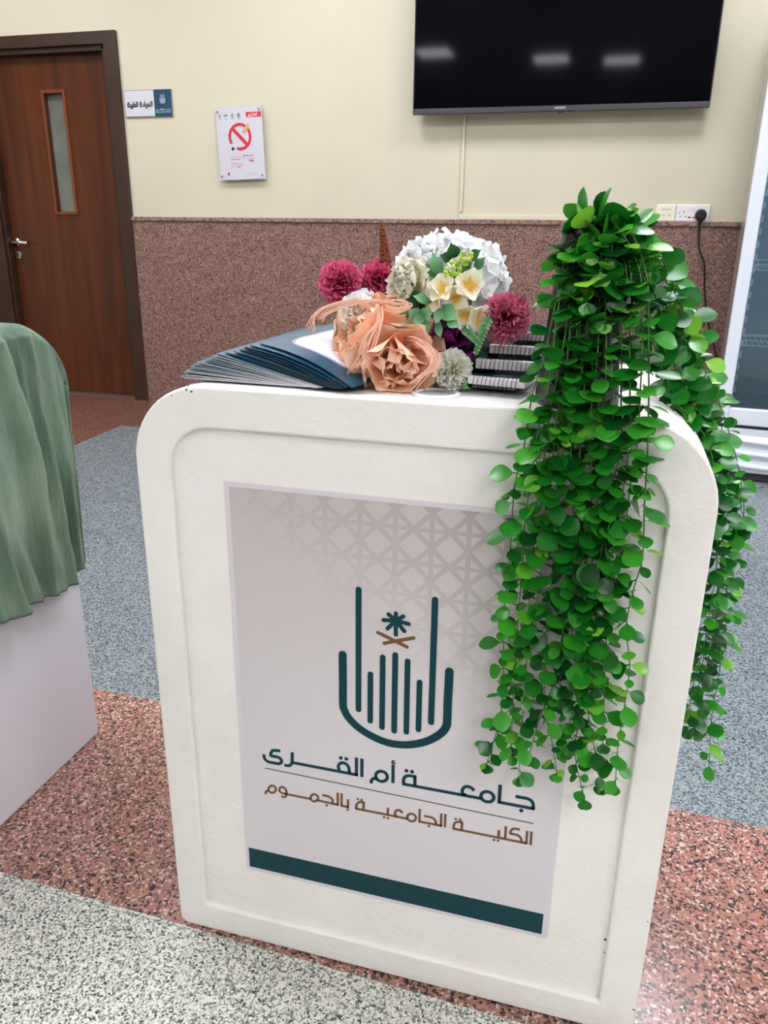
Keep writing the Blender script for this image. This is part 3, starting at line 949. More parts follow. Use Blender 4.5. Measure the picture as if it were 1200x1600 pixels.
mb = MB(); lettering(mb, fit(WARNING, nx(0.695), nx(0.90), nz_(0.126), 0.0165), 0.0036, 0.0023, lambda x, z, h: (x, -0.0075 - h, z)); mb.build('lettering', m_ink_w, bn, local=True)
mb = MB()
for i, (fx_, m_) in enumerate(((0.09, 0), (0.225, 1), (0.365, 1), (0.50, 2))):
    mb.m = m_
    c_ = (nx(fx_), nz_(0.118))
    if i == 1:
        disc(mb, circ(c_[0] - 0.006, c_[1] + 0.003, 0.006, 10), NM); disc(mb, circ(c_[0] + 0.005, c_[1] + 0.004, 0.005, 10), NM)
    else:
        stroke(mb, circ(c_[0], c_[1], 0.0075, 12), 0.003, NM, closed=True); stroke(mb, [(c_[0], c_[1] - 0.002), (c_[0], c_[1] + 0.013)], 0.004, NM)
    stroke(mb, [(c_[0] - 0.008, c_[1] - 0.014), (c_[0] + 0.008, c_[1] - 0.014)], 0.002, NM)
mb.build('logo_row', [m_ngrey, m_ngreen, m_ink], sh, local=True)
# small print: rows of fine broken pen marks
mb = MB()
rr_ = random.Random(3)


def print_row(fx0, fx1, fz, w, m_):
    mb.m = m_
    x = nx(fx0)
    while x < nx(fx1):
        l_ = rr_.uniform(0.006, 0.016)
        stroke(mb, [(x, nz_(fz)), (min(x + l_, nx(fx1)), nz_(fz))], w, NM)
        if rr_.random() < 0.6:
            stroke(mb, [(x + l_ * 0.6, nz_(fz)), (x + l_ * 0.6, nz_(fz) + w * 1.6)], w * 0.6, NM)
        x += l_ + 0.003


print_row(0.27, 0.52, 0.675, 0.0018, 0); print_row(0.54, 0.76, 0.668, 0.0042, 1)
print_row(0.27, 0.46, 0.712, 0.0030, 1); print_row(0.48, 0.76, 0.706, 0.0018, 0)
print_row(0.67, 0.76, 0.742, 0.0065, 1)
mb.build('arabic_print', [m_ngrey, m_nred], sh, local=True); mb = MB()
print_row(0.26, 0.52, 0.770, 0.0022, 1); print_row(0.26, 0.56, 0.800, 0.0020, 1); print_row(0.26, 0.38, 0.828, 0.0018, 0); print_row(0.40, 0.47, 0.826, 0.0040, 1)
mb.build('english_print', [m_ngrey, m_nred], sh, local=True); mb = MB()
print_row(0.60, 0.82, 0.915, 0.0020, 0); print_row(0.60, 0.80, 0.935, 0.0014, 0)
mb.build('footer_print', [m_ngrey, m_nred], sh, local=True); mb = MB(); mb.m = 1; disc(mb, circ(nx(0.20), nz_(0.915), 0.007, 8, 0.009), NM)
mb.build('seal_mark', [m_ngrey, m_nred], sh, local=True)
for fx_, fz_ in ((0.045, 0.055), (0.945, 0.045), (0.045, 0.945), (0.935, 0.945)):
    mb = MB(); mb.tube([(nx(fx_), 0.022, nz_(fz_)), (nx(fx_), -0.012, nz_(fz_))], 0.006, 14); mb.build('stand_off_screw', m_sign_e, nt_, local=True)

# ------------------------------------------------------------------ display fridge
m_fr_w = simple('fridge_white', (226, 232, 240), 0.3)
m_fr_s = simple('fridge_silver_side', (188, 184, 178), 0.22, 0.55)
m_fr_in = simple('fridge_liner', (158, 172, 178), 0.5)
m_shelf = simple('fridge_shelf_wire', (222, 232, 240), 0.3)
m_fr_d = simple('fridge_gap', (52, 52, 56), 0.6)
m_gl, nt, b = new_mat('fridge_glass')
nt.nodes.remove(b)
tr = node(nt, 'ShaderNodeBsdfTransparent'); tr.inputs[0].default_value = (0.80, 0.88, 0.93, 1)
gs = node(nt, 'ShaderNodeBsdfGlossy'); gs.inputs['Roughness'].default_value = 0.03
fn = node(nt, 'ShaderNodeFresnel'); fn.inputs[0].default_value = 1.5
ms = node(nt, 'ShaderNodeMixShader')
nt.links.new(fn.outputs[0], ms.inputs[0]); nt.links.new(tr.outputs[0], ms.inputs[1]); nt.links.new(gs.outputs[0], ms.inputs[2])
nt.links.new(ms.outputs[0], nt.nodes['Material Output'].inputs[0])
FYAW = math.radians(-5.5)
fg = thing('display_fridge', 'tall white glass-door drinks fridge standing against the wall at the right', 'fridge', (0.488, 3.66, 0), FYAW)
FW, FD, FH = 0.62, 0.56, 1.98
mb = MB()
mb.box(0, 0.03, 0.055, FD, 0.03, FH); mb.box(FW - 0.03, FW, 0.055, FD, 0.03, FH); mb.box(0.03, FW - 0.03, 0.055, FD, FH - 0.03, FH)
mb.box(0.03, FW - 0.03, 0.055, FD, 0.03, 0.26)
mb.build('cabinet', m_fr_s, fg, local=True, bevel=0.003)
mb = MB(); mb.box(0.031, FW - 0.031, FD - 0.03, FD - 0.005, 0.26, FH - 0.03); mb.box(0.0301, 0.036, 0.06, FD - 0.03, 0.26, FH - 0.03); mb.box(FW - 0.036, FW - 0.0301, 0.06, FD - 0.03, 0.26, FH - 0.03); mb.box(0.036, FW - 0.036, 0.06, FD - 0.03, 0.26, 0.30)
mb.build('liner', m_fr_in, fg, local=True)
mb = MB()
mb.box(0, 0.052, 0, 0.05, 0.252, FH); mb.box(FW - 0.052, FW, 0, 0.05, 0.252, FH); mb.box(0.052, FW - 0.052, 0, 0.05, 0.252, 0.325); mb.box(0.052, FW - 0.052, 0, 0.05, FH - 0.2, FH)
dr = mb.build('door', m_fr_w, fg, local=True, bevel=0.006)
mb = MB(); mb.box(0.052, FW - 0.052, 0.02, 0.026, 0.325, FH - 0.2); mb.build('glass', m_gl, dr, local=True)
mb = MB(); mb.box(0.047, 0.055, 0.028, 0.048, 0.325, FH - 0.2); mb.build('seal', m_fr_d, dr, local=True)
teeth = [(0.056, 0.33)]
for i in range(28):
    z = 0.33 + 0.05 * i
    teeth += [(0.066, z + 0.004), (0.066, z + 0.026), (0.058, z + 0.03), (0.058, z + 0.05)]
teeth += [(0.054, 1.73), (0.054, 0.33)]
mb = MB(); mb.prism(teeth, 1, 0.06, 0.075); mb.build('shelf_rail', m_shelf, fg, local=True)
m_led = simple('fridge_lamp', (228, 240, 250), 0.5, emit=4.0)
mb = MB(); mb.box(0.06, FW - 0.06, 0.07, 0.11, FH - 0.20, FH - 0.17); mb.box(0.04, 0.055, 0.085, 0.1, 0.5, FH - 0.2); mb.build('lamp', m_led, fg, local=True)
for z in (0.585, 0.895, 1.20, 1.5):
    mb = MB()
    for yy, zz in ((0.075, z), (0.075, z + 0.022), (0.075, z + 0.04), (0.5, z)):
        mb.tube([(0.06, yy, zz), (FW - 0.06, yy, zz)], 0.003, 6)
    for i in range(24):
        x = 0.065 + i * (FW - 0.13) / 23
        mb.tube([(x, 0.075, z), (x, 0.5, z)], 0.0016, 5)
    for i in range(9):
        x = 0.075 + i * (FW - 0.15) / 8
        mb.tube([(x, 0.075, z), (x, 0.075, z + 0.04)], 0.0016, 5)
    mb.build('wire_shelf', m_shelf, fg, local=True)
mb = MB(); mb.box(0.012, FW - 0.012, 0.012, 0.06, 0.04, 0.236); gb = mb.build('plinth', m_fr_w, fg, local=True, bevel=0.004)
mb = MB(); mb.box(0.02, FW - 0.02, 0.02, 0.06, 0.236, 0.252); mb.box(0.0, FW, 0.03, FD - 0.02, 0.005, 0.04); mb.build('shadow_gap', m_fr_d, fg, local=True)
for z in (0.19, 0.135, 0.08):
    mb = MB()
    rows = []
    for i in range(13):
        x = 0.02 + i * (FW - 0.04) / 12
        bow = 0.022 * (1 - ((i - 6) / 6) ** 2)
        rows.append([(x, 0.012, z + 0.02 - bow * 0.2), (x, 0.0 - bow * 0.3, z + 0.012 - bow * 0.7), (x, -0.004 - bow * 0.3, z - bow * 0.7), (x, 0.012, z - 0.012 - bow * 0.7)])
    mb.grid(rows); mb.build('louvre', m_fr_w, gb, smooth=True, local=True)
m_stk = simple('sticker_blue', (70, 112, 168), 0.4)
mb = MB(); stroke(mb, circ(0.135, 0.965, 0.022, 20), 0.005, lambda x, z, h: (x, 0.0195 - h, z), closed=True); mb.m = 1; disc(mb, circ(0.135, 0.965, 0.020, 20), lambda x, z, h: (x, 0.0197 - h, z), 0.0002)
m_stk2 = simple('sticker_pale_blue', (104, 142, 186), 0.4)
mb.build('round_sticker', [m_stk, m_stk2], dr, local=True)

# ------------------------------------------------------------------ crinkled cloth over the second stand
m_cloth, nt, b = new_mat('green_crinkle_cloth')
n1 = node(nt, 'ShaderNodeTexNoise'); n1.inputs['Scale'].default_value = 1.0; n1.inputs['Detail'].default_value = 6; n1.inputs['Roughness'].default_value = 0.65
nt.links.new(coords(nt, (110, 110, 26)), n1.inputs['Vector'])
n2 = node(nt, 'ShaderNodeTexNoise'); n2.inputs['Scale'].default_value = 1.0; n2.inputs['Detail'].default_value = 3
nt.links.new(coords(nt, (9, 14, 4)), n2.inputs['Vector'])
r_ = ramp(nt, [(0.3, lin((80, 102, 84))), (0.5, lin((106, 130, 108))), (0.75, lin((138, 158, 134)))])
nt.links.new(n2.outputs['Fac'], r_.inputs[0]); nt.links.new(r_.outputs[0], b.inputs['Base Color'])
b.inputs['Roughness'].default_value = 0.85; b.inputs['Specular IOR Level'].default_value = 0.2
b.inputs['Sheen Weight'].default_value = 0.2
bump(nt, b, n1.outputs['Fac'], 0.9, 0.006)
m_hem = simple('cloth_hem', (58, 74, 60), 0.8)
ra = 0.098
NA, ND = 260, 100


def arch_pt(s):
    """s in metres along the stand's outline from the flat top to the end of its rounded corner"""
    flat = (TY1 - ra) - 0.50
    if s < flat:
        return 0.50 + s, SZ, 0.0, 1.0
    a = (s - flat) / ra
    a = min(a, math.pi / 2)
    return TY1 - ra + ra * math.sin(a), SZ - ra + ra * math.cos(a), math.sin(a), math.cos(a)


SMAX = (TY1 - ra) - 0.50 + ra * math.pi / 2


def fold(y, z):
    top = max(0.0, min(1.0, (0.9 - z) / 0.30))
    q = y + 0.05 * (0.9 - z) * math.sin(y * 9) - 0.10 * (0.9 - z) ** 2
    f = 0.5 + 0.5 * math.sin(q * 96 + 2.1 * noise.noise(Vector((q * 6, z * 1.5, 3.1))) * 2)
    g_ = noise.noise(Vector((q * 22, z * 2.2, 0.3)))
    h_ = noise.noise(Vector((q * 55, z * 5, 7.7)))
    w_ = noise.noise(Vector((q * 18, z * 26, 1.7)))
    return (0.021 * f ** 2.2 + 0.024 * abs(g_) ** 0.6 + 0.014 * h_) * (0.55 + 0.45 * top) + 0.003 * w_


def hem_z(y):
    return 0.398 + 0.010 * noise.noise(Vector((y * 14, 0.5, 0))) + 0.006 * noise.noise(Vector((y * 45, 2.5, 0))) + 0.05 * max(0, y - 1.19) / 0.06 * 0.25


rows = []
for i in range(NA + 1):
    s_ = SMAX * i / NA
    y, z, ny, nz2 = arch_pt(s_)
    off = 0.012 + 0.006 * noise.noise(Vector((y * 12, 0.2, 9))) + 0.006 * nz2 + 0.006 * ny
    yy, zz = y + ny * off, z + nz2 * off
    row = []
    for j in range(14):          # over the top, from the back towards the face
        x = TXF - 0.33 + 0.33 * j / 14
        bp2 = 0.004 * noise.noise(Vector((x * 20, y * 25, 0)))
        row.append((x, yy + ny * bp2, zz + nz2 * bp2))
    for j in range(5):           # rolled edge
        a = math.pi / 2 * j / 5
        row.append((TXF + 0.018 * math.sin(a), yy, zz - 0.012 * nz2 * (1 - math.cos(a)) - 0.002 * j))
    h0 = zz - 0.02
    hz_ = hem_z(y)
    for j in range(ND + 1):
        t_ = j / ND
        z2 = h0 + (hz_ - h0) * t_
        nrm = 0.018 + 0.006 * t_ + fold(yy, z2)
        taper = 1 - 0.55 * max(0.0, (yy - 1.15) / 0.1)
        dy = -0.016 * t_ * max(0, (yy - 1.12) / 0.13) + 0.010 * noise.noise(Vector((yy * 16, z2 * 5, 5.5))) * t_
        row.append((TXF + max(0.004, nrm * taper), yy + dy, z2))
    rows.append(row)
cl = MB(); cl.grid(rows)
# the short end hanging down the far side
last = rows[-1]
srow = []
for j in range(0, 30):
    t_ = j / 29
    r2 = []
    for p in last[:19]:
        zz = p[2] + (0.41 - p[2]) * t_
        r2.append((p[0], p[1] + 0.006 * noise.noise(Vector((p[0] * 25, zz * 5, 2))) * min(1, j) - 0.014 * t_, zz))
    srow.append(r2)
cl.grid(srow)
cloth = cl.build('cloth', m_cloth, smooth=True, solid=0.0012)
tag(cloth, 'green crinkled cloth draped over the white stand on the left', 'cloth')
he = MB(); he.tube([Vector(r[-1]) for r in rows], 0.0013, 5); he.build('hem', m_hem, cloth)

# ------------------------------------------------------------------ brochures fanned on the stand
m_cover = simple('brochure_cover', (26, 74, 98), 0.3)
m_pages = simple('brochure_pages', (206, 204, 206), 0.6)
m_inside = simple('brochure_inside', (92, 82, 88), 0.5)
m_panel = simple('brochure_panel', (226, 224, 234), 0.3)
m_lilac = simple('brochure_lilac', (150, 146, 176), 0.35)
m_photo, nt, b = new_mat('brochure_photo')
n1 = node(nt, 'ShaderNodeTexNoise'); n1.inputs['Scale'].default_value = 1; n1.inputs['Detail'].default_value = 4
nt.links.new(coords(nt, (40, 160, 10)), n1.inputs['Vector'])
r_ = ramp(nt, [(0.3, lin((120, 98, 62))), (0.5, lin((186, 128, 92))), (0.7, lin((206, 148, 120)))])
nt.links.new(n1.outputs['Fac'], r_.inputs[0]); nt.links.new(r_.outputs[0], b.inputs['Base Color']); b.inputs['Roughness'].default_value = 0.35
BW, BH = 0.150, 0.21
NB = 26


def brochure(i):
    t = i / (NB - 1)
    if i >= NB - 2:
        label = 'topmost dark blue brochure of the fanned stack, its white panel with text in full view' if i == NB - 1 else 'dark blue brochure just beneath the topmost one of the fanned stack, bowed open'
        grp = None
    elif i >= NB - 4:
        label = 'dark blue brochure near the top of the fan, just under the bowed open one'
        grp = 'brochures near the top of the fan'
    elif i == 0:
        label = 'lowest dark blue brochure of the fanned stack, lying flat on the white stand top'
        grp = None
    elif i < 9:
        label = 'dark blue brochure in the tight lower part of the fanned stack on the white stand'
        grp = 'brochures low in the fanned stack'
    else:
        label = 'dark blue brochure in the middle of the fanned stack, pale page edges facing out'
        grp = 'brochures in the middle of the fanned stack'
    w = t ** 2.1
    A = Vector((-0.497 + 0.086 * w, 0.866 + 0.033 * w, 0.8635 + 0.0415 * t))
    C = Vector((-0.352 + 0.089 * w, 0.864 - 0.0200 * w, 0.8630 + 0.0025 * t))
    A += Vector((R.uniform(-0.004, 0.004), R.uniform(-0.003, 0.003), 0))
    root = thing('brochure', label, 'brochure', A, 0, grp)
    ex = (C - A).normalized()
    ey = Vector((0, 0, 1)).cross(ex).normalized()
    ey = (ey + Vector((0, 0, 0.075 * t))).normalized()
    ey = (ey - ex * ey.dot(ex)).normalized()
    ez = ex.cross(ey)
    root.matrix_basis = Matrix(((ex.x, ey.x, ez.x, A.x), (ex.y, ey.y, ez.y, A.y), (ex.z, ey.z, ez.z, A.z), (0, 0, 0, 1)))
    bow = 0.0 if i < NB - 7 else 0.0022 * (i - (NB - 8)) / 2
    K = 12
    lift = lambda u: bow * math.sin(math.pi * u)
    th = 0.0011

    def sheet(z0, z1, inset=0.0, bw=1.0):
        m_ = MB()
        for k_ in range(K):
            ua, ub = k_ / K, (k_ + 1) / K
            xa, xb = inset + (BW - 2 * inset) * ua, inset + (BW - 2 * inset) * ub
            za, zb = lift(ua) * bw, lift(ub) * bw
            p = [(xa, inset, z0 + za), (xb, inset, z0 + zb), (xb, BH - inset, z0 + zb), (xa, BH - inset, z0 + za),
                 (xa, inset, z1 + za), (xb, inset, z1 + zb), (xb, BH - inset, z1 + zb), (xa, BH - inset, z1 + za)]
            n_ = m_.add(p)
            for q in ((3, 2, 1, 0), (4, 5, 6, 7), (0, 1, 5, 4), (2, 3, 7, 6)):
                m_.face([n_ + c for c in q])
            if k_ == 0:
                m_.face([n_ + c for c in (0, 4, 7, 3)])
            if k_ == K - 1:
                m_.face([n_ + c for c in (1, 2, 6, 5)])
        return m_
    sheet(th - 0.00014, th).build('front_cover', m_cover, root, local=True)
    if bow:
        sheet(0.0004, 0.0007, 0.0008, 0.3).build('inner_page', m_inside, root, local=True)
    sheet(0.0002 if not bow else 0.0009, th - 0.0002, 0.0001).build('pages', m_pages, root, local=True)
    sheet(0.0, 0.00014, 0.0006, 0.0).build('back_cover', m_cover, root, local=True)
    if i < 12:
        return root
    CM = lambda x, y, h: (x, y, th + lift(x / BW) + 0.0001 + h)

    def panel(x0, x1, y0, y1, r, name, m, h, parent):
        m_ = MB()
        out = rrect(x0, x1, y0, y1, r, 8, (1, 1, 0, 1))
        # strips across so that the panel follows the bow of the cover
        xs = [x0 + (x1 - x0) * k_ / 24 for k_ in range(25)]

        def span(x):
            lo, hi = y0, y1
            if x < x0 + r:
                d = r - math.sqrt(max(0, r * r - (x0 + r - x) ** 2)); lo, hi = y0 + d, y1 - d
            if x > x1 - r:
                d = r - math.sqrt(max(0, r * r - (x - x1 + r) ** 2)); lo = y0 + d
            return lo, hi
        rows_ = []
        for x in xs:
            lo, hi = span(x)
            rows_.append([CM(x, lo, h), CM(x, hi, h)])
        m_.grid(rows_, flip=True)
        return m_.build(name, m, parent, local=True)
    panel(0.012, 0.141, 0.026, 0.178, 0.030, 'lilac_outline', m_lilac, 0.00005, root)
    wp_ = panel(0.016, 0.138, 0.030, 0.175, 0.027, 'white_panel', m_panel, 0.00012, root)
    panel(0.018, 0.137, 0.128, 0.174, 0.020, 'picture', m_photo, 0.0002, root)
    if i == NB - 1:
        m_ = MB()
        TM = lambda x, y, h: CM(x, y, 0.00025 + h * 0.3)
        # writing turned upside down: it reads from the far side of the stand
        flipM = lambda cx, cy: (lambda x, y, h: TM(cx - x, cy - y, h))
        e1_, e2_, es_ = fit_emblem(0, 0, 0.022)
        emblem(m_, e1_, flipM(0.078, 0.058), 0.0002); emblem(m_, e2_, flipM(0.078, 0.058), 0.0002)
        ttl, tsc = fit_title(-0.026, 0.026, 0)
        lettering(m_, ttl, 0.0046 * tsc * 1.5, 0.0028 * tsc * 1.5, flipM(0.075, 0.086), 0.0002)
        xs2 = [p[0] for _, ps in TEXT_SUB for p in ps]
        s2 = 0.088 / (max(xs2) - min(xs2))
        sub_ = [(k2, [((p[0] + 0.213) * s2, (p[1] - 0.30) * s2) for p in ps]) for k2, ps in TEXT_SUB]
        lettering(m_, sub_, 0.0034 * s2 * 1.2, 0.0019 * s2 * 1.2, flipM(0.078, 0.108), 0.0002)
        m_.build('lettering', m_ink, wp_, local=True)
    return root


for i in range(NB):
    brochure(i)

# ------------------------------------------------------------------ spiral notebooks
m_nb = simple('notebook_cover_teal', (10, 62, 66), 0.35)
m_nbp = simple('notebook_paper', (226, 220, 226), 0.6)
m_wire = simple('spiral_wire', (34, 34, 40), 0.35, 0.3)


def notebook(label, nl, Y, pl, pr, zoff, yaw, th=0.0085, cover=m_nb):
    """pl, pr: photo pixels of the two ends of the near edge at depth Y"""
    a, c = at(pl[0], pl[1], Y), at(pr[0], pr[1], Y)
    w = (c - a).length
    t = thing('notebook', label, 'notebook', (a.x, Y, zoff), yaw, None)
    d = 0.105
    mb = MB(); mb.box(0.0008, w - 0.0008, 0.0006, d - 0.001, 0.0009, th - 0.0009); mb.build('pages', m_nbp, t, local=True)
    mb = MB(); mb.box(0, w, 0, d, th - 0.0009, th); cv = mb.build('front_cover', cover, t, local=True, bevel=0.0003)
    mb = MB(); mb.box(0, w, 0, d, 0, 0.0009); mb.build('back_cover', cover, t, local=True)
    # paper tabs between the wire loops along the bound edge
    mb = MB(); mb.box(0.0005, w - 0.0005, -0.0022, 0.0066, 0.0006, th + 0.0006); mb.build('edge_strip', m_nbp, cv, local=True)
    n_ = 11
    for k_ in range(n_):
        x = 0.007 + (w - 0.018) * k_ / (n_ - 1)
        m_ = MB()
        cy, cz, r = 0.0022, th * 0.5, th * 0.5 + 0.0022
        m_.tube([(x + 0.0007 * math.sin(q), cy + 0.0055 * math.cos(q), cz + r * math.sin(q)) for q in [math.radians(40 + 320 * e / 16) for e in range(17)]], 0.0004, 5)
        m_.build('wire_loop', m_wire, t, local=True, smooth=True)
    if nl:
        m_ = MB()
        ttl, tsc = fit_title(-0.011, 0.011, 0)
        lettering(m_, ttl, 0.0046 * tsc * 1.6, 0.0028 * tsc * 1.6, lambda x, y, h: (w / 2 - x, 0.021 - y * 1.6, th + 0.0001 + h * 0.3), 0.0002)
        m_.build('lettering', m_ink_w, cv, local=True)
    return t


notebook('lowest spiral notebook lying flat on the white stand behind the cable grommet', 0, 0.925, (738, 610), (806, 616), SZ + 0.0025, math.radians(-4), 0.006)
notebook('teal spiral notebook second from the bottom, small white lettering on its cover', 1, 0.900, (731, 606), (823, 614), 0.8725, math.radians(-9), 0.0085)
notebook('spiral notebook in the middle of the pile, its white page edges showing', 0, 0.925, (743, 575), (837, 578), 0.8865, math.radians(-3), 0.0105)
notebook('spiral notebook second from the top of the small pile, partly behind the vines', 0, 0.945, (764, 555), (856, 558), 0.9020, math.radians(-2), 0.0095)
notebook('topmost spiral notebook of the small pile beneath the pink carnation', 0, 0.965, (790, 541), (878, 545), 0.9162, math.radians(-3), 0.009)

# ------------------------------------------------------------------ flower arrangement
ATTR = 'rnd'


def petal_mat(name, root, mid, tip, rough=0.55, sss=0.0, var=0.12):
    """colour runs from the petal's root to its tip along the petal's own length (uv v), as in the bloom itself"""
    m, nt, b = new_mat(name)
    uvn = node(nt, 'ShaderNodeUVMap'); uvn.uv_map = 'uv'
    sep = node(nt, 'ShaderNodeSeparateXYZ'); nt.links.new(uvn.outputs[0], sep.inputs[0])
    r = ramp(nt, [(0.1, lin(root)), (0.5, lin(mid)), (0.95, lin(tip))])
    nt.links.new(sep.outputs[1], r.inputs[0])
    at2 = node(nt, 'ShaderNodeAttribute', attribute_name=ATTR)
    hs = node(nt, 'ShaderNodeHueSaturation')
    ma = node(nt, 'ShaderNodeMapRange'); ma.inputs[3].default_value = 1 - var; ma.inputs[4].default_value = 1 + var
    nt.links.new(at2.outputs['Fac'], ma.inputs[0]); nt.links.new(ma.outputs[0], hs.inputs['Value']); nt.links.new(r.outputs[0], hs.inputs['Color'])
    nt.links.new(hs.outputs[0], b.inputs['Base Color'])
    b.inputs['Roughness'].default_value = rough
    b.inputs['Specular IOR Level'].default_value = 0.25
    if sss:
        tl = node(nt, 'ShaderNodeBsdfTranslucent'); nt.links.new(hs.outputs[0], tl.inputs[0])
        ms_ = node(nt, 'ShaderNodeMixShader'); ms_.inputs[0].default_value = sss
        nt.links.new(b.outputs[0], ms_.inputs[1]); nt.links.new(tl.outputs[0], ms_.inputs[2])
        nt.links.new(ms_.outputs[0], nt.nodes['Material Output'].inputs[0])
    return m


ZMIN = SZ + 0.0015


def petal(mb, base, d, nrm, L_, W_, cup=0.2, curl=0.15, ruf=0.0, fr=3.0, frill=0.0, nu=6, nv=5, prof=None, tipback=0.0):
    """one petal: d runs root to tip, nrm points to the inside of the flower"""
    d = d.normalized()
    nrm = (nrm - d * nrm.dot(d))
    nrm = nrm.normalized() if nrm.length > 1e-6 else d.orthogonal().normalized()
    sd = nrm.cross(d)
    ph = R.uniform(0, 6.28); ph2 = R.uniform(0, 6.28)
    mb.r = R.random()
    rows_, uvs_ = [], []
    for j in range(nv + 1):
        v = j / nv
        wv = W_ * (prof(v) if prof else (math.sin(math.pi * min(1, 0.08 + 0.80 * v)) ** 0.8))
        row, ur = [], []
        for i in range(nu + 1):
            u_ = -1 + 2 * i / nu
            round_ = -0.22 * u_ * u_ * v if not prof else -0.12 * u_ * u_ * v
            ln = L_ * (v + round_ * v + frill * v ** 3 * math.sin(9 * u_ + ph2))
            h = cup * L_ * v * v + curl * W_ * u_ * u_ + ruf * (v ** 1.6) * math.sin(fr * math.pi * u_ + ph) - tipback * L_ * v ** 4
            p = base + d * ln + sd * (wv * u_) + nrm * h
            if p.z < ZMIN and p.y > SY0 - 0.004:
                p.z = ZMIN + R.uniform(0, 0.0006)
            row.append(p); ur.append((0.5 + u_ / 2, v))
        rows_.append(row); uvs_.append(ur)
    mb.grid(rows_, uvs_)


def frame_of(axis):
    a = axis.normalized()
    u_ = a.cross(Vector((0.3, 0.2, 1))).normalized()
    return a, u_, a.cross(u_)


def layered(mb, c, axis, layers):
    """layers: (count, polar angle deg, length, half width, cup, curl, ruffle, frill, root offset, tipback)"""
    a, u_, w_ = frame_of(axis)
    off = R.uniform(0, 6.28)
    for n_, th_, L_, W_, cup, curl, ruf, frill, ro, tb in layers:
        off += 1.1
        for k_ in range(n_):
            az = off + 2 * math.pi * k_ / n_ + R.uniform(-0.15, 0.15)
            t = math.radians(th_ + R.uniform(-6, 6))
            rad = u_ * math.cos(az) + w_ * math.sin(az)
            d = a * math.cos(t) + rad * math.sin(t)
            nn = a * math.sin(t) - rad * math.cos(t)
            petal(mb, c + a * ro, d, nn, L_ * R.uniform(0.9, 1.08), W_ * R.uniform(0.9, 1.1), cup, curl, ruf, R.choice((2, 2.5, 3)), frill, 8, 6, None, tb)


def pompon(mb, c, axis, rad, n_=60, spread=115, ruf=0.12, frill=0.05, wf=0.42):
    a, u_, w_ = frame_of(axis)
    for k_ in range(n_):
        t = math.radians(spread) * math.sqrt((k_ + 0.5) / n_)
        az = 2.39996 * k_
        r3 = u_ * math.cos(az) + w_ * math.sin(az)
        d = a * math.cos(t) + r3 * math.sin(t)
        nn = a * math.sin(t) - r3 * math.cos(t)
        petal(mb, c - a * rad * 0.15, d, nn, rad * R.uniform(0.92, 1.1), rad * wf * R.uniform(0.85, 1.15), 0.05, 0.1, ruf * rad, R.choice((2, 3, 3.5)), frill, 8, 5, lambda v: 0.15 + 0.85 * v ** 1.2)


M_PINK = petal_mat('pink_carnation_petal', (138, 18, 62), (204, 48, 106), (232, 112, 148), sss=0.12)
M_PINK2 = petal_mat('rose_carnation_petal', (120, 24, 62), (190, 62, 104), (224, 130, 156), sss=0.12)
M_WHITE = petal_mat('white_petal', (236, 240, 228), (248, 249, 249), (252, 253, 255), sss=0.25, var=0.04)
M_CREAM = petal_mat('cream_petal', (232, 222, 160), (240, 234, 196), (246, 242, 226), sss=0.2, var=0.05)
M_IVORY = petal_mat('ivory_pompon_petal', (214, 212, 170), (236, 234, 210), (246, 245, 234), sss=0.15, var=0.05)
M_PEACH = petal_mat('peach_petal', (255, 150, 108), (255, 190, 150), (255, 214, 184), sss=0.1, var=0.06)
M_PURPLE = petal_mat('purple_petal', (64, 4, 56), (96, 10, 84), (126, 28, 108), rough=0.4, sss=0.1)
M_WINE = petal_mat('wine_petal', (84, 16, 28), (128, 36, 48), (160, 66, 72), sss=0.1)
M_PLUM = petal_mat('plumeria_petal', (242, 196, 80), (250, 243, 212), (250, 248, 236), sss=0.2, var=0.04)
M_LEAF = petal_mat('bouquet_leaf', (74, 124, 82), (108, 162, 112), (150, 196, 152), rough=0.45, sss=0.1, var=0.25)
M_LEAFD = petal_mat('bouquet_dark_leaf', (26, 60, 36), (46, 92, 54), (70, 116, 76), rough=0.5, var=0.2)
M_BERRY = simple('green_berry', (176, 204, 70), 0.35)
M_STEM = simple('flower_stem', (92, 132, 60), 0.5)
M_STRING = simple('peach_strand', (250, 196, 168), 0.6)
M_RUST = simple('rust_spike', (122, 58, 24), 0.8, bscale=300, bstr=0.8)
M_POT = simple('dark_basket', (46, 34, 30), 0.8, bscale=120, bstr=0.5)

fa = thing('flower_arrangement', 'artificial flower bouquet of peach, white, pink and purple blooms on the white stand', 'flowers', (-0.19, 0.97, SZ))


def V3(x, y, z):
    return Vector((x, y, z))


mb = MB(); mb.lathe([(0.036, 0.0005), (0.044, 0.03), (0.05, 0.055), (0.046, 0.055), (0.03, 0.05), (0.002, 0.05)], (-0.175, 0.985, SZ), 24, False); mb.build('pot', M_POT, fa, smooth=True)
mb = MB()
for px, py, Y in ((700, 430, 1.0), (532, 445, 0.98), (595, 435, 1.0), (790, 500, 0.95), (697, 525, 0.94), (735, 460, 0.93), (600, 400, 1.0), (560, 500, 0.95), (610, 540, 0.94)):
    e_ = at(px, py, Y); s_ = V3(-0.178, 0.985, SZ + 0.04)
    mb.tube(crv([s_, s_ * 0.5 + e_ * 0.5 + V3(0, 0.015, -0.012), e_ + V3(0, 0.008, 0)], 5), 0.0016, 6)
mb.build('stems', M_STEM, fa, smooth=True)


def bloom(name, m, fn, centre=None):
    mb = MB(); fn(mb)
    return mb.build(name, m, fa, smooth=True)


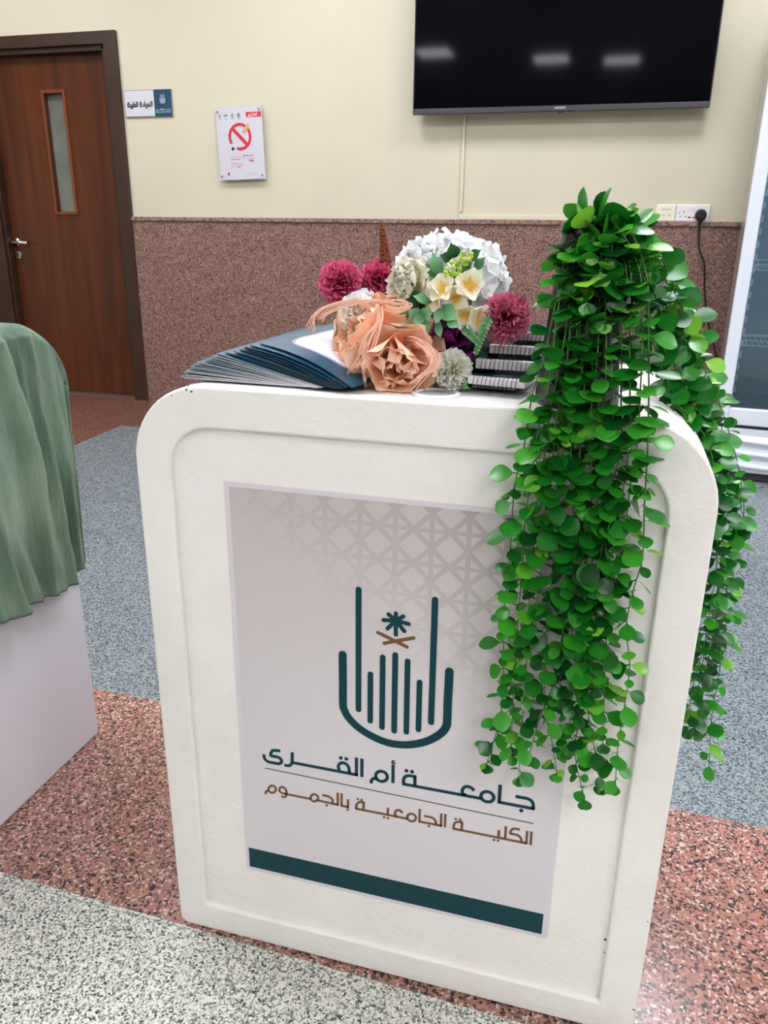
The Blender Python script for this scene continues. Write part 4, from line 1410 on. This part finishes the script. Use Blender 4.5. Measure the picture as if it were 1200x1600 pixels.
# white hydrangea dome: four-petalled florets over a ball
def hydrangea(mb):
    c = at(703, 440, 0.995)
    for k_ in range(34):
        z = 1 - (k_ + 0.5) / 34 * 1.5
        az = 2.39996 * k_
        rr2 = math.sqrt(max(0, 1 - z * z))
        nrm = V3(rr2 * math.cos(az), rr2 * math.sin(az) * 0.95, z)
        if nrm.y > 0.55:
            continue
        p = c + V3(nrm.x * 0.055, nrm.y * 0.045, nrm.z * 0.042)
        layered(mb, p, nrm + V3(R.uniform(-.2, .2), R.uniform(-.2, .2), R.uniform(-.2, .2)), [(4, 66, 0.030, 0.0205, 0.15, -0.05, 0.0022, 0.015, 0, 0.12)])


bloom('hydrangea', M_WHITE, hydrangea)
bloom('white_bloom', M_WHITE, lambda mb: layered(mb, at(668, 425, 0.975), V3(-.35, -.45, .8), [(7, 84, 0.047, 0.028, 0.2, 0.1, 0.004, 0.03, 0, 0.25), (6, 55, 0.042, 0.025, 0.2, 0.15, 0.004, 0.03, 0.004, 0.1), (5, 28, 0.034, 0.02, 0.15, 0.2, 0.004, 0.03, 0.006, 0)]))
bloom('cream_bloom', M_CREAM, lambda mb: layered(mb, at(648, 440, 0.945), V3(-.55, -.8, .12), [(8, 82, 0.034, 0.02, 0.25, 0.1, 0.003, 0.04, 0, 0.2), (8, 60, 0.031, 0.016, 0.25, 0.15, 0.003, 0.04, 0.003, 0), (8, 40, 0.027, 0.013, 0.2, 0.2, 0.004, 0.05, 0.005, 0), (8, 20, 0.022, 0.010, 0.1, 0.2, 0.004, 0.05, 0.006, 0)]))
# carnations
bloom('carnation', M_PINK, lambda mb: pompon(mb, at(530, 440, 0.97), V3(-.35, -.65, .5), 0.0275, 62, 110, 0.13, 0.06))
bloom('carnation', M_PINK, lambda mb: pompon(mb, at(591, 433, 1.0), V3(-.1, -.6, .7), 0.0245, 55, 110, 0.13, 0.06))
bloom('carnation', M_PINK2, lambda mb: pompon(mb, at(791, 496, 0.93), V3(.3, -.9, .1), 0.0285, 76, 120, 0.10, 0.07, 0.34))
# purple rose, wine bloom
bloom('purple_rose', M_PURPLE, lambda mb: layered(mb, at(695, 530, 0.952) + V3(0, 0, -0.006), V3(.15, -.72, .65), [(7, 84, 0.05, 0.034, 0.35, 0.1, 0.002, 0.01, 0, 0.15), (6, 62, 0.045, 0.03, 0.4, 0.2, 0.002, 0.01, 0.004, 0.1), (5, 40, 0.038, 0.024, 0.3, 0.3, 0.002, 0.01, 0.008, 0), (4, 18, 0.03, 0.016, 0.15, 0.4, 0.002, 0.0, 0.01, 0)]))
bloom('wine_bloom', M_WINE, lambda mb: layered(mb, at(648, 492, 0.975), V3(-.2, -.8, .4), [(8, 80, 0.034, 0.02, 0.25, 0.1, 0.003, 0.03, 0, 0.1), (7, 50, 0.028, 0.016, 0.2, 0.2, 0.003, 0.03, 0.004, 0), (5, 22, 0.02, 0.012, 0.1, 0.2, 0.002, 0.03, 0.005, 0)]))
# ivory pompons
bloom('ivory_pompon', M_IVORY, lambda mb: pompon(mb, at(706, 577, 0.905), V3(.1, -.85, .35), 0.0235, 80, 140, 0.14, 0.05, 0.36))
bloom('ivory_bloom', M_IVORY, lambda mb: pompon(mb, at(560, 505, 0.945), V3(-.75, -.55, .1), 0.031, 80, 125, 0.1, 0.05, 0.3))
bloom('white_bud', M_WHITE, lambda mb: layered(mb, at(568, 485, 0.955), V3(-.2, -.5, .85), [(6, 62, 0.026, 0.02, 0.45, 0.15, 0.001, 0.0, 0, 0.1), (5, 35, 0.024, 0.018, 0.4, 0.2, 0.001, 0, 0.002, 0)]))
# peach peonies
PE = lambda k_: [(6, 88, 0.058 * k_, 0.043 * k_, 0.30, 0.10, 0.0032, 0.028, 0, 0.28), (6, 68, 0.053 * k_, 0.040 * k_, 0.34, 0.14, 0.0032, 0.028, 0.003, 0.2), (5, 48, 0.045 * k_, 0.034 * k_, 0.32, 0.20, 0.0032, 0.028, 0.006, 0.1), (5, 28, 0.036 * k_, 0.025 * k_, 0.25, 0.28, 0.003, 0.028, 0.008, 0), (4, 12, 0.024 * k_, 0.016 * k_, 0.1, 0.35, 0.001, 0.02, 0.008, 0)]
bloom('peach_peony', M_PEACH, lambda mb: layered(mb, at(618, 562, 0.922), V3(.15, -.85, -.12), PE(1.22)))
bloom('peach_peony', M_PEACH, lambda mb: layered(mb, at(592, 535, 0.945), V3(-.35, -.7, .45), PE(1.14)))
bloom('peach_petals', M_PEACH, lambda mb: [petal(mb, at(600, 545, 0.93), at(x, y, Y) - at(600, 545, 0.93), V3(.2, -1, .1), (at(x, y, Y) - at(600, 545, 0.93)).length, 0.026, 0.1, 0.12, 0.003, 2, 0.03, 8, 6) for x, y, Y in ((588, 488, 0.915), (626, 512, 0.91), (648, 545, 0.905), (562, 600, 0.895), (655, 590, 0.885))])


# plumeria sprays
def plumeria(mb):
    for px, py, ax in ((693, 452, (-.3, -.9, .35)), (686, 466, (-.6, -.75, -.1)), (733, 447, (.15, -.95, .3)), (714, 464, (-.1, -1, -.1)), (727, 492, (.05, -.95, -.2)), (744, 496, (.55, -.8, -.1))):
        layered(mb, at(px, py, 0.918), V3(*ax), [(5, 68, 0.0195, 0.0115, 0.22, 0.25, 0.0, 0.0, 0, 0.12)])


bloom('plumeria', M_PLUM, plumeria)


def leaf(mb, p, d, n_, L_, W_, cup=0.1, serr=0.0):
    petal(mb, p, d, n_, L_, W_, -cup, 0.12, 0.0, 1, 0.0, 4, 7, (lambda v: max(0.02, math.sin(math.pi * min(1.0, 0.04 + 0.96 * v) ** 0.8) * (1 + serr * math.sin(v * 26)))))


# leaves among the blooms (photo pixel of the root, direction on the picture, depth, size)
def green(mb, rows_):
    for px, py, dx, dy, Y, L_, W_ in rows_:
        p = at(px, py, Y); q = at(px + dx, py + dy, Y - 0.006)
        leaf(mb, p, q - p, V3(R.uniform(-.5, .5), -1, R.uniform(0, .8)), L_ * 0.85, W_ * 0.8)


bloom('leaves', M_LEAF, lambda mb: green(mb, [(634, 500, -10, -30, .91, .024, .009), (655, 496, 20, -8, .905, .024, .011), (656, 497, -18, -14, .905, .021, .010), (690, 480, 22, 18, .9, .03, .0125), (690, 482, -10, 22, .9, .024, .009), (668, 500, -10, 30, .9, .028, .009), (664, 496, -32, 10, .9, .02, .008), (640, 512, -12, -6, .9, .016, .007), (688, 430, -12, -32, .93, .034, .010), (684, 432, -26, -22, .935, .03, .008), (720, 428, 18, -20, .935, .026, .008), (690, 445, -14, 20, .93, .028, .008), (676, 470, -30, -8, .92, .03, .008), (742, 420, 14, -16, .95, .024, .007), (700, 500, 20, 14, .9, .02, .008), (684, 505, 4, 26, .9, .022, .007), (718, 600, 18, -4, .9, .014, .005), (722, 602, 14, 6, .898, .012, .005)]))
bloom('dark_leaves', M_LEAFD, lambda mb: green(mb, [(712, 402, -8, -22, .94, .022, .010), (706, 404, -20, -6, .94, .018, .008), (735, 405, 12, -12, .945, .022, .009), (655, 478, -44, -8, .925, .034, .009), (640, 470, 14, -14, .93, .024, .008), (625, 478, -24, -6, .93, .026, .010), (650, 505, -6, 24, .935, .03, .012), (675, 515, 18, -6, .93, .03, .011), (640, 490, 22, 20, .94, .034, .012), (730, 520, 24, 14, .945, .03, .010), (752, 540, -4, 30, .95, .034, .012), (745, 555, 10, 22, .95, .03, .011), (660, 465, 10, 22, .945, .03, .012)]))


def berries(mb):
    for cx, cy, n_, s_ in ((706, 421, 24, 13), (728, 404, 12, 9), (672, 483, 5, 5)):
        b0 = at(cx + 4, cy + 18, 0.935)
        for _ in range(n_):
            q = at(cx + R.uniform(-s_, s_), cy + R.uniform(-s_, s_) * 1.1, 0.92 + R.uniform(-.005, .006))
            mb.m = 0; mb.ball(q, 0.0027, 7, 5)
            mb.m = 1; mb.tube([q, b0], 0.0005, 4)


mb = MB(); berries(mb); mb.build('berry_sprays', [M_BERRY, M_STEM], fa, smooth=True)


def fern(mb):
    for a, c in (((722, 508), (752, 540)), ((765, 490), (742, 556))):
        p, q = at(a[0], a[1], 0.905), at(c[0], c[1], 0.9)
        mb.m = 1; mb.tube([p, q], 0.0006, 5); mb.m = 0
        d = (q - p).normalized(); s_ = d.cross(V3(0, -1, 0)).normalized()
        for k_ in range(10):
            r3 = p.lerp(q, 0.1 + 0.09 * k_); ll = 0.009 * (1 - 0.06 * k_)
            for sg_ in (-1, 1):
                leaf(mb, r3, s_ * sg_ + d * 0.6, V3(0, -1, 0.2), ll, 0.0022)


mb = MB(); fern(mb); mb.build('fern_sprig', [M_LEAF, M_STEM], fa, smooth=True)
# rust flower spike
p0, p1 = at(604, 420, 1.0), at(596, 349, 1.0)
mb = MB()
K = 26
for k_ in range(K):
    t = k_ / (K - 1)
    c = p0.lerp(p1, 0.18 + 0.80 * t)
    rr3 = 0.0052 * (1 - t) ** 0.7 + 0.0008
    for q in range(7):
        az = 2.4 * k_ + q * 0.9
        mb.ball(c + V3(math.cos(az) * rr3, math.sin(az) * rr3, R.uniform(-.001, .001)), 0.0013 + 0.0008 * (1 - t), 5, 4)
mb.build('rust_spike', M_RUST, fa, smooth=True)
mb = MB(); mb.tube([at(616, 445, 1.0), p0, p0.lerp(p1, 0.5)], [0.0016, 0.0014, 0.001], 6); leaf(mb, p0.lerp(p1, -0.2), V3(.5, 0, .8), V3(0, -1, 0), 0.022, 0.004); leaf(mb, p0.lerp(p1, -0.1), V3(.25, 0, .9), V3(0, -1, 0), 0.016, 0.004); mb.build('spike_stem', M_STEM, fa, smooth=True)
# peach strands
mb = MB()


def strand(pts, j=3.0, r=0.00062):
    q = [at(x + R.uniform(-j, j), y + R.uniform(-j, j), Y) for x, y, Y in pts]
    mb.tube(crv(q, 6), r, 5)


for k_ in range(9):
    o_ = k_ * 4.2
    strand([(622, 480, .90), (585, 470, .885), (545, 470 + o_ * .25, .875), (512, 480 + o_ * .35, .87), (492 + o_ * .4, 494 + o_ * .25, .87)], 2.0)
for k_ in range(5):
    strand([(600, 474, .895), (560, 468, .88), (520, 476, .87), (492, 490, .865), (478 + k_ * 3, 512 + k_ * 3, .865)], 2.5)
for k_ in range(9):
    o_ = k_ * 4.6
    strand([(596, 476, .895), (592, 500, .882), (580 - o_ * .3, 530, .874), (562 - o_ * .2 + k_ % 3 * 5, 560, .872), (548 - o_ * .25 + k_ % 4 * 9, 575 + k_ % 5 * 3, .87)], 3)
for k_ in range(4):
    strand([(592, 476, .895), (598, 495, .884), (590, 520, .875), (583, 545, .871), (574, 560, .87)], 6)
for k_ in range(10):
    strand([(598, 474, .895), (620, 472, .892), (640, 478, .892), (622, 486, .89), (604, 480, .89)], 5)
for k_ in range(12):
    strand([(640 + k_ % 4 * 3, 538, .9), (655, 540, .885), (668, 552, .878), (672 + k_ % 5 * 3, 570, .874), (652 - k_, 595 + k_ % 4 * 3, .87)], 5)
for k_ in range(8):
    strand([(632, 528, .9), (655, 534, .885), (676, 546, .88), (684, 560, .876), (680, 580 + k_, .873)], 5)
mb.build('peach_strands', M_STRING, fa, smooth=True)

# ------------------------------------------------------------------ trailing plant in its dark pot
m_vpot = simple('black_pot', (24, 24, 27), 0.35)
m_soil = simple('pot_filler', (20, 26, 16), 0.9, bscale=200, bstr=0.8)
m_vstem = simple('vine_stem', (70, 118, 46), 0.5)
m_vleaf, nt, b = new_mat('vine_leaf')
a2 = node(nt, 'ShaderNodeAttribute', attribute_name=ATTR)
r_ = ramp(nt, [(0.0, lin((8, 70, 20))), (0.4, lin((24, 116, 28))), (0.75, lin((62, 158, 40))), (1.0, lin((126, 190, 56)))])
nt.links.new(a2.outputs['Fac'], r_.inputs[0]); nt.links.new(r_.outputs[0], b.inputs['Base Color'])
b.inputs['Roughness'].default_value = 0.3; b.inputs['Specular IOR Level'].default_value = 0.5
tl = node(nt, 'ShaderNodeBsdfTranslucent'); nt.links.new(r_.outputs[0], tl.inputs[0])
ms_ = node(nt, 'ShaderNodeMixShader'); ms_.inputs[0].default_value = 0.15
nt.links.new(b.outputs[0], ms_.inputs[1]); nt.links.new(tl.outputs[0], ms_.inputs[2]); nt.links.new(ms_.outputs[0], nt.nodes['Material Output'].inputs[0])

PC = Vector((-0.027, 0.886, SZ))
plant = thing('trailing_plant', 'artificial trailing green plant with round leaves in a dark pot on the white stand', 'plant', PC)
mb = MB(); mb.lathe([(0.0005, 0.001), (0.044, 0.001), (0.0455, 0.004), (0.030, 0.175), (0.032, 0.185), (0.029, 0.185), (0.027, 0.17), (0.0005, 0.168)], PC, 40); pot = mb.build('pot', m_vpot, plant, smooth=True)
mb = MB(); mb.ball(PC + V3(0, 0, 0.17), 0.026, 14, 10, (1, 1, 0.5)); mb.build('filler', m_soil, pot, smooth=True)


def vleaf(mb, p, d, up, L_, W_):
    d = d.normalized()
    up = (up - d * up.dot(d)).normalized()
    sd = up.cross(d)
    mb.r = min(1.0, max(0.0, R.gauss(TONE, 0.25)))
    prof = (0.06, 0.10, 0.55, 0.88, 1.0, 0.86, 0.48, 0.05)
    vs = (0.0, 0.16, 0.30, 0.45, 0.62, 0.80, 0.93, 1.0)
    droop = R.uniform(-0.10, 0.22)
    rows_ = []
    for w_, v in zip(prof, vs):
        c = p + d * (L_ * v) - up * (droop * L_ * v * v)
        rows_.append([small_out(q_) for q_ in (c - sd * (W_ * w_) + up * (0.16 * W_ * w_), c, c + sd * (W_ * w_) + up * (0.16 * W_ * w_))])
    mb.grid(rows_, flip=True)


def keep_out(p, m=0.006):
    """push a vine point clear of the stand"""
    if p.z < SZ + m and p.y > SY0 - m and p.x < SX1 + m and p.y < SY1:
        dx = SX1 + m - p.x
        dz = SZ + m - p.z
        dy = p.y - (SY0 - m)
        # rounded shoulder
        cx, cz, r = SX1 - 0.098, SZ - 0.098, 0.098
        if p.x > cx and p.z > cz:
            v = Vector((p.x - cx, p.z - cz))
            if v.length > r + m:
                return p
            v = v.normalized() * (r + m)
            return Vector((cx + v.x, p.y, cz + v.y))
        if dy <= min(dx, dz):
            return Vector((p.x, SY0 - m, p.z))
        if dz <= dx:
            return Vector((p.x, p.y, SZ + m))
        return Vector((SX1 + m, p.y, p.z))
    return p


TONE = 0.5


def small_out(p):
    q = keep_out(p, 0.0025)
    return q if (q - p).length < 0.007 else p


def vine(points, size=1.0, step=0.0172, tone=0.45, tipsmall=0.75):
    global TONE
    TONE = tone
    path = [keep_out(p) for p in crv(points, 10)]
    # even spacing
    pts = [path[0]]
    acc = 0.0
    nodes_ = []
    for a, c in zip(path, path[1:]):
        seg = (c - a).length
        while acc + seg >= step:
            t = (step - acc) / seg
            a = a.lerp(c, t)
            nodes_.append(a)
            seg = (c - a).length
            acc = 0.0
        acc += seg
    sm_ = MB(); sm_.tube(path, [0.0011 * (1 - 0.5 * i / len(path)) for i in range(len(path))], 5)
    so = sm_.build('vine', m_vstem, plant, smooth=True)
    lf_ = MB()
    n_ = len(nodes_)
    az = R.uniform(0, 6.28)
    for i, p in enumerate(nodes_):
        if p.z > SZ + 0.01 and R.random() < 0.28:
            continue
        q = nodes_[min(i + 1, n_ - 1)] - nodes_[max(i - 1, 0)]
        t = q.normalized() if q.length > 1e-6 else V3(0, 0, -1)
        az += math.pi / 2 + R.uniform(-0.35, 0.35)
        e1_ = t.cross(V3(0, 1, 0.1)).normalized()
        e2_ = t.cross(e1_)
        k2 = 1 - (1 - tipsmall) * (i / max(1, n_ - 1)) ** 3
        for s_ in (0, math.pi):
            rad = e1_ * math.cos(az + s_) + e2_ * math.sin(az + s_)
            f = R.uniform(0.55, 1.25) * size * k2
            L_ = 0.0280 * f
            dd = rad + t * R.uniform(0.0, 0.55) + V3(0, 0, -0.12)
            # keep blades from passing through the stand's face
            tip = p + dd.normalized() * L_
            kt = keep_out(tip, 0.002)
            if 1e-5 < (kt - tip).length < 0.03:
                dd = kt - p
            up = -t * R.uniform(0.7, 1.1) + V3(R.uniform(-.45, .45), -R.uniform(-0.15, 0.95), R.uniform(0.0, 0.3))
            vleaf(lf_, p, dd, up, L_, L_ * R.uniform(0.31, 0.44))
    # closing leaves at the tip
    for k_ in range(3):
        vleaf(lf_, path[-1], V3(R.uniform(-.6, .6), -0.3, -1), V3(R.uniform(-.4, .4), -1, .3), 0.014 * size, 0.006 * size)
    lf_.build('foliage', m_vleaf, so, smooth=True)


def front(pix, tone=0.45, y0=0.868, y1=0.815, jit=0, size=1.0, step=0.0172):
    """vine falling over the pot and down in front of the stand"""
    n_ = len(pix)
    pts = [PC + V3(R.uniform(-.015, .015), R.uniform(-.012, .012), 0.172)]
    for i, (x, y) in enumerate(pix):
        t = min(1.0, max(0.0, (y - 340) / 300))
        Y = y0 + (y1 - y0) * t + R.uniform(-0.004, 0.004)
        pts.append(at(x + R.uniform(-jit, jit), y, Y))
    vine(pts, size, step, tone)


FRONT = [
 ([(880, 420), (868, 470), (850, 560), (832, 620), (818, 700), (805, 760), (798, 830), (795, 900), (788, 960), (785, 1040), (783, 1100), (775, 1150), (762, 1192)], .50),
 ([(895, 400), (890, 480), (875, 560), (862, 640), (850, 720), (840, 790), (832, 850), (828, 920), (822, 1000), (822, 1080), (815, 1150), (810, 1212)], .60),
 ([(905, 370), (905, 450), (900, 540), (893, 620), (880, 700), (868, 780), (866, 860), (858, 940), (852, 1020), (850, 1100), (862, 1160), (868, 1206)], .42),
 ([(915, 350), (910, 440), (905, 540), (912, 620), (905, 720), (895, 800), (893, 880), (900, 960), (905, 1040), (905, 1120), (900, 1180), (912, 1248)], .36),
 ([(935, 345), (940, 400), (938, 480), (932, 560), (925, 640), (925, 720), (922, 800), (915, 880), (915, 950), (905, 1030), (892, 1100), (888, 1165)], .38),
 ([(950, 350), (955, 440), (955, 540), (960, 640), (955, 700), (955, 790), (940, 870), (930, 950), (925, 1030), (920, 1110), (930, 1180), (938, 1225)], .40),
 ([(960, 345), (985, 430), (985, 540), (985, 640), (980, 720), (970, 800), (962, 870), (955, 950), (945, 1020), (942, 1100), (940, 1160)], .48),
 ([(975, 350), (1010, 430), (1015, 540), (1015, 640), (1012, 720), (1005, 790), (1003, 870), (990, 920), (980, 980), (985, 1040), (975, 1110), (966, 1170), (960, 1225)], .55),
 ([(888, 390), (878, 450), (868, 520), (856, 600), (842, 660), (832, 740), (820, 810), (815, 880), (812, 950), (806, 1030), (800, 1110), (798, 1165)], .50),
 ([(930, 340), (925, 420), (920, 520), (935, 620), (940, 700), (935, 770), (920, 830), (905, 900), (895, 960), (880, 1030), (875, 1090)], .30),
 ([(945, 350), (968, 440), (970, 540), (972, 620), (968, 700), (950, 770), (935, 840), (918, 920), (912, 1000), (915, 1080), (905, 1140), (882, 1170)], .34),
 ([(900, 380), (895, 470), (885, 560), (880, 640), (872, 720), (872, 790), (880, 860), (885, 930), (878, 1000), (865, 1070), (840, 1130), (828, 1180)], .36),
 ([(920, 360), (918, 450), (915, 540), (900, 640), (892, 740), (905, 820), (915, 900), (925, 980), (935, 1040), (930, 1100)], .28),
 ([(955, 345), (998, 420), (1002, 520), (1000, 620), (995, 700), (985, 760), (975, 830), (965, 900), (948, 960)], .45),
 ([(910, 360), (898, 440), (890, 520), (882, 600), (870, 660), (860, 740), (850, 820), (845, 900), (838, 960), (842, 1030)], .38),
 ([(940, 350), (945, 440), (948, 540), (945, 640), (942, 740), (945, 820), (950, 900), (940, 980), (932, 1060)], .26),
]
for pix, tone in FRONT:
    front(pix, tone, jit=2)
SIDE = [
 ([(990, 358), (1035, 410), (1062, 480), (1085, 540), (1110, 600), (1130, 650), (1150, 720), (1162, 790), (1160, 830)], .55, 1.0),
 ([(985, 362), (1025, 430), (1050, 510), (1075, 580), (1100, 640), (1120, 720), (1145, 800), (1150, 860), (1140, 930), (1130, 1000), (1120, 1060), (1112, 1130), (1106, 1205)], .45, 0.99),
 ([(980, 370), (1015, 440), (1040, 520), (1065, 600), (1095, 660), (1118, 740), (1130, 820), (1125, 900), (1115, 980), (1100, 1060), (1085, 1135)], .32, 0.97),
 ([(1000, 375), (1045, 450), (1070, 530), (1095, 600), (1118, 660), (1140, 740), (1168, 820)], .50, 1.03),
 ([(970, 390), (1005, 480), (1030, 560), (1062, 640), (1100, 710), (1118, 790), (1120, 870), (1108, 950), (1098, 1020), (1082, 1080), (1078, 1140)], .28, 0.95),
 ([(975, 372), (1022, 470), (1050, 560), (1085, 640), (1112, 720), (1135, 800), (1140, 880), (1130, 960), (1112, 1040)], .3, 1.0),
 ([(965, 380), (1000, 450), (1025, 530), (1045, 600), (1080, 670), (1110, 760), (1128, 850), (1120, 930), (1105, 1000), (1092, 1070)], .34, 0.96),
 ([(960, 370), (1005, 430), (1035, 500), (1040, 570), (1055, 625), (1095, 690)], .4, 0.96),
 ([(985, 355), (1030, 400), (1055, 455), (1075, 505), (1100, 570), (1122, 640), (1135, 700)], .5, 1.02),
]
for pix, tone, Y1 in SIDE:
    pts = [PC + V3(R.uniform(-.01, .02), R.uniform(-.01, .015), 0.172)]
    for x, y in pix:
        t = min(1.0, max(0.0, (y - 340) / 250))
        pts.append(at(x + R.uniform(-2, 2), y, 0.88 + (Y1 - 0.88) * t))
    vine(pts, 1.0, 0.017, tone)
# short sprigs making the crown
for x, y, Y, tone in ((932, 318, .88, .8), (915, 330, .87, .75), (950, 322, .88, .75), (900, 350, .87, .7), (970, 335, .885, .7), (890, 372, .865, .65), (985, 350, .89, .6), (925, 345, .85, .75), (955, 350, .85, .7), (905, 385, .85, .6), (940, 375, .84, .6), (975, 385, .85, .55), (1010, 372, .88, .6), (960, 410, .84, .4), (920, 415, .84, .45), (1000, 400, .86, .5), (985, 430, .85, .4), (945, 440, .835, .35)):
    base = PC + V3(R.uniform(-.012, .012), R.uniform(-.01, .01), 0.172)
    e_ = at(x, y + 24, Y)
    mid = base.lerp(e_, 0.5) + V3(0, 0, 0.012)
    vine([base, mid, e_, e_ + (e_ - mid) * 0.25 + V3(0, -0.004, -0.010)], 1.1, 0.0125, tone, 0.9)
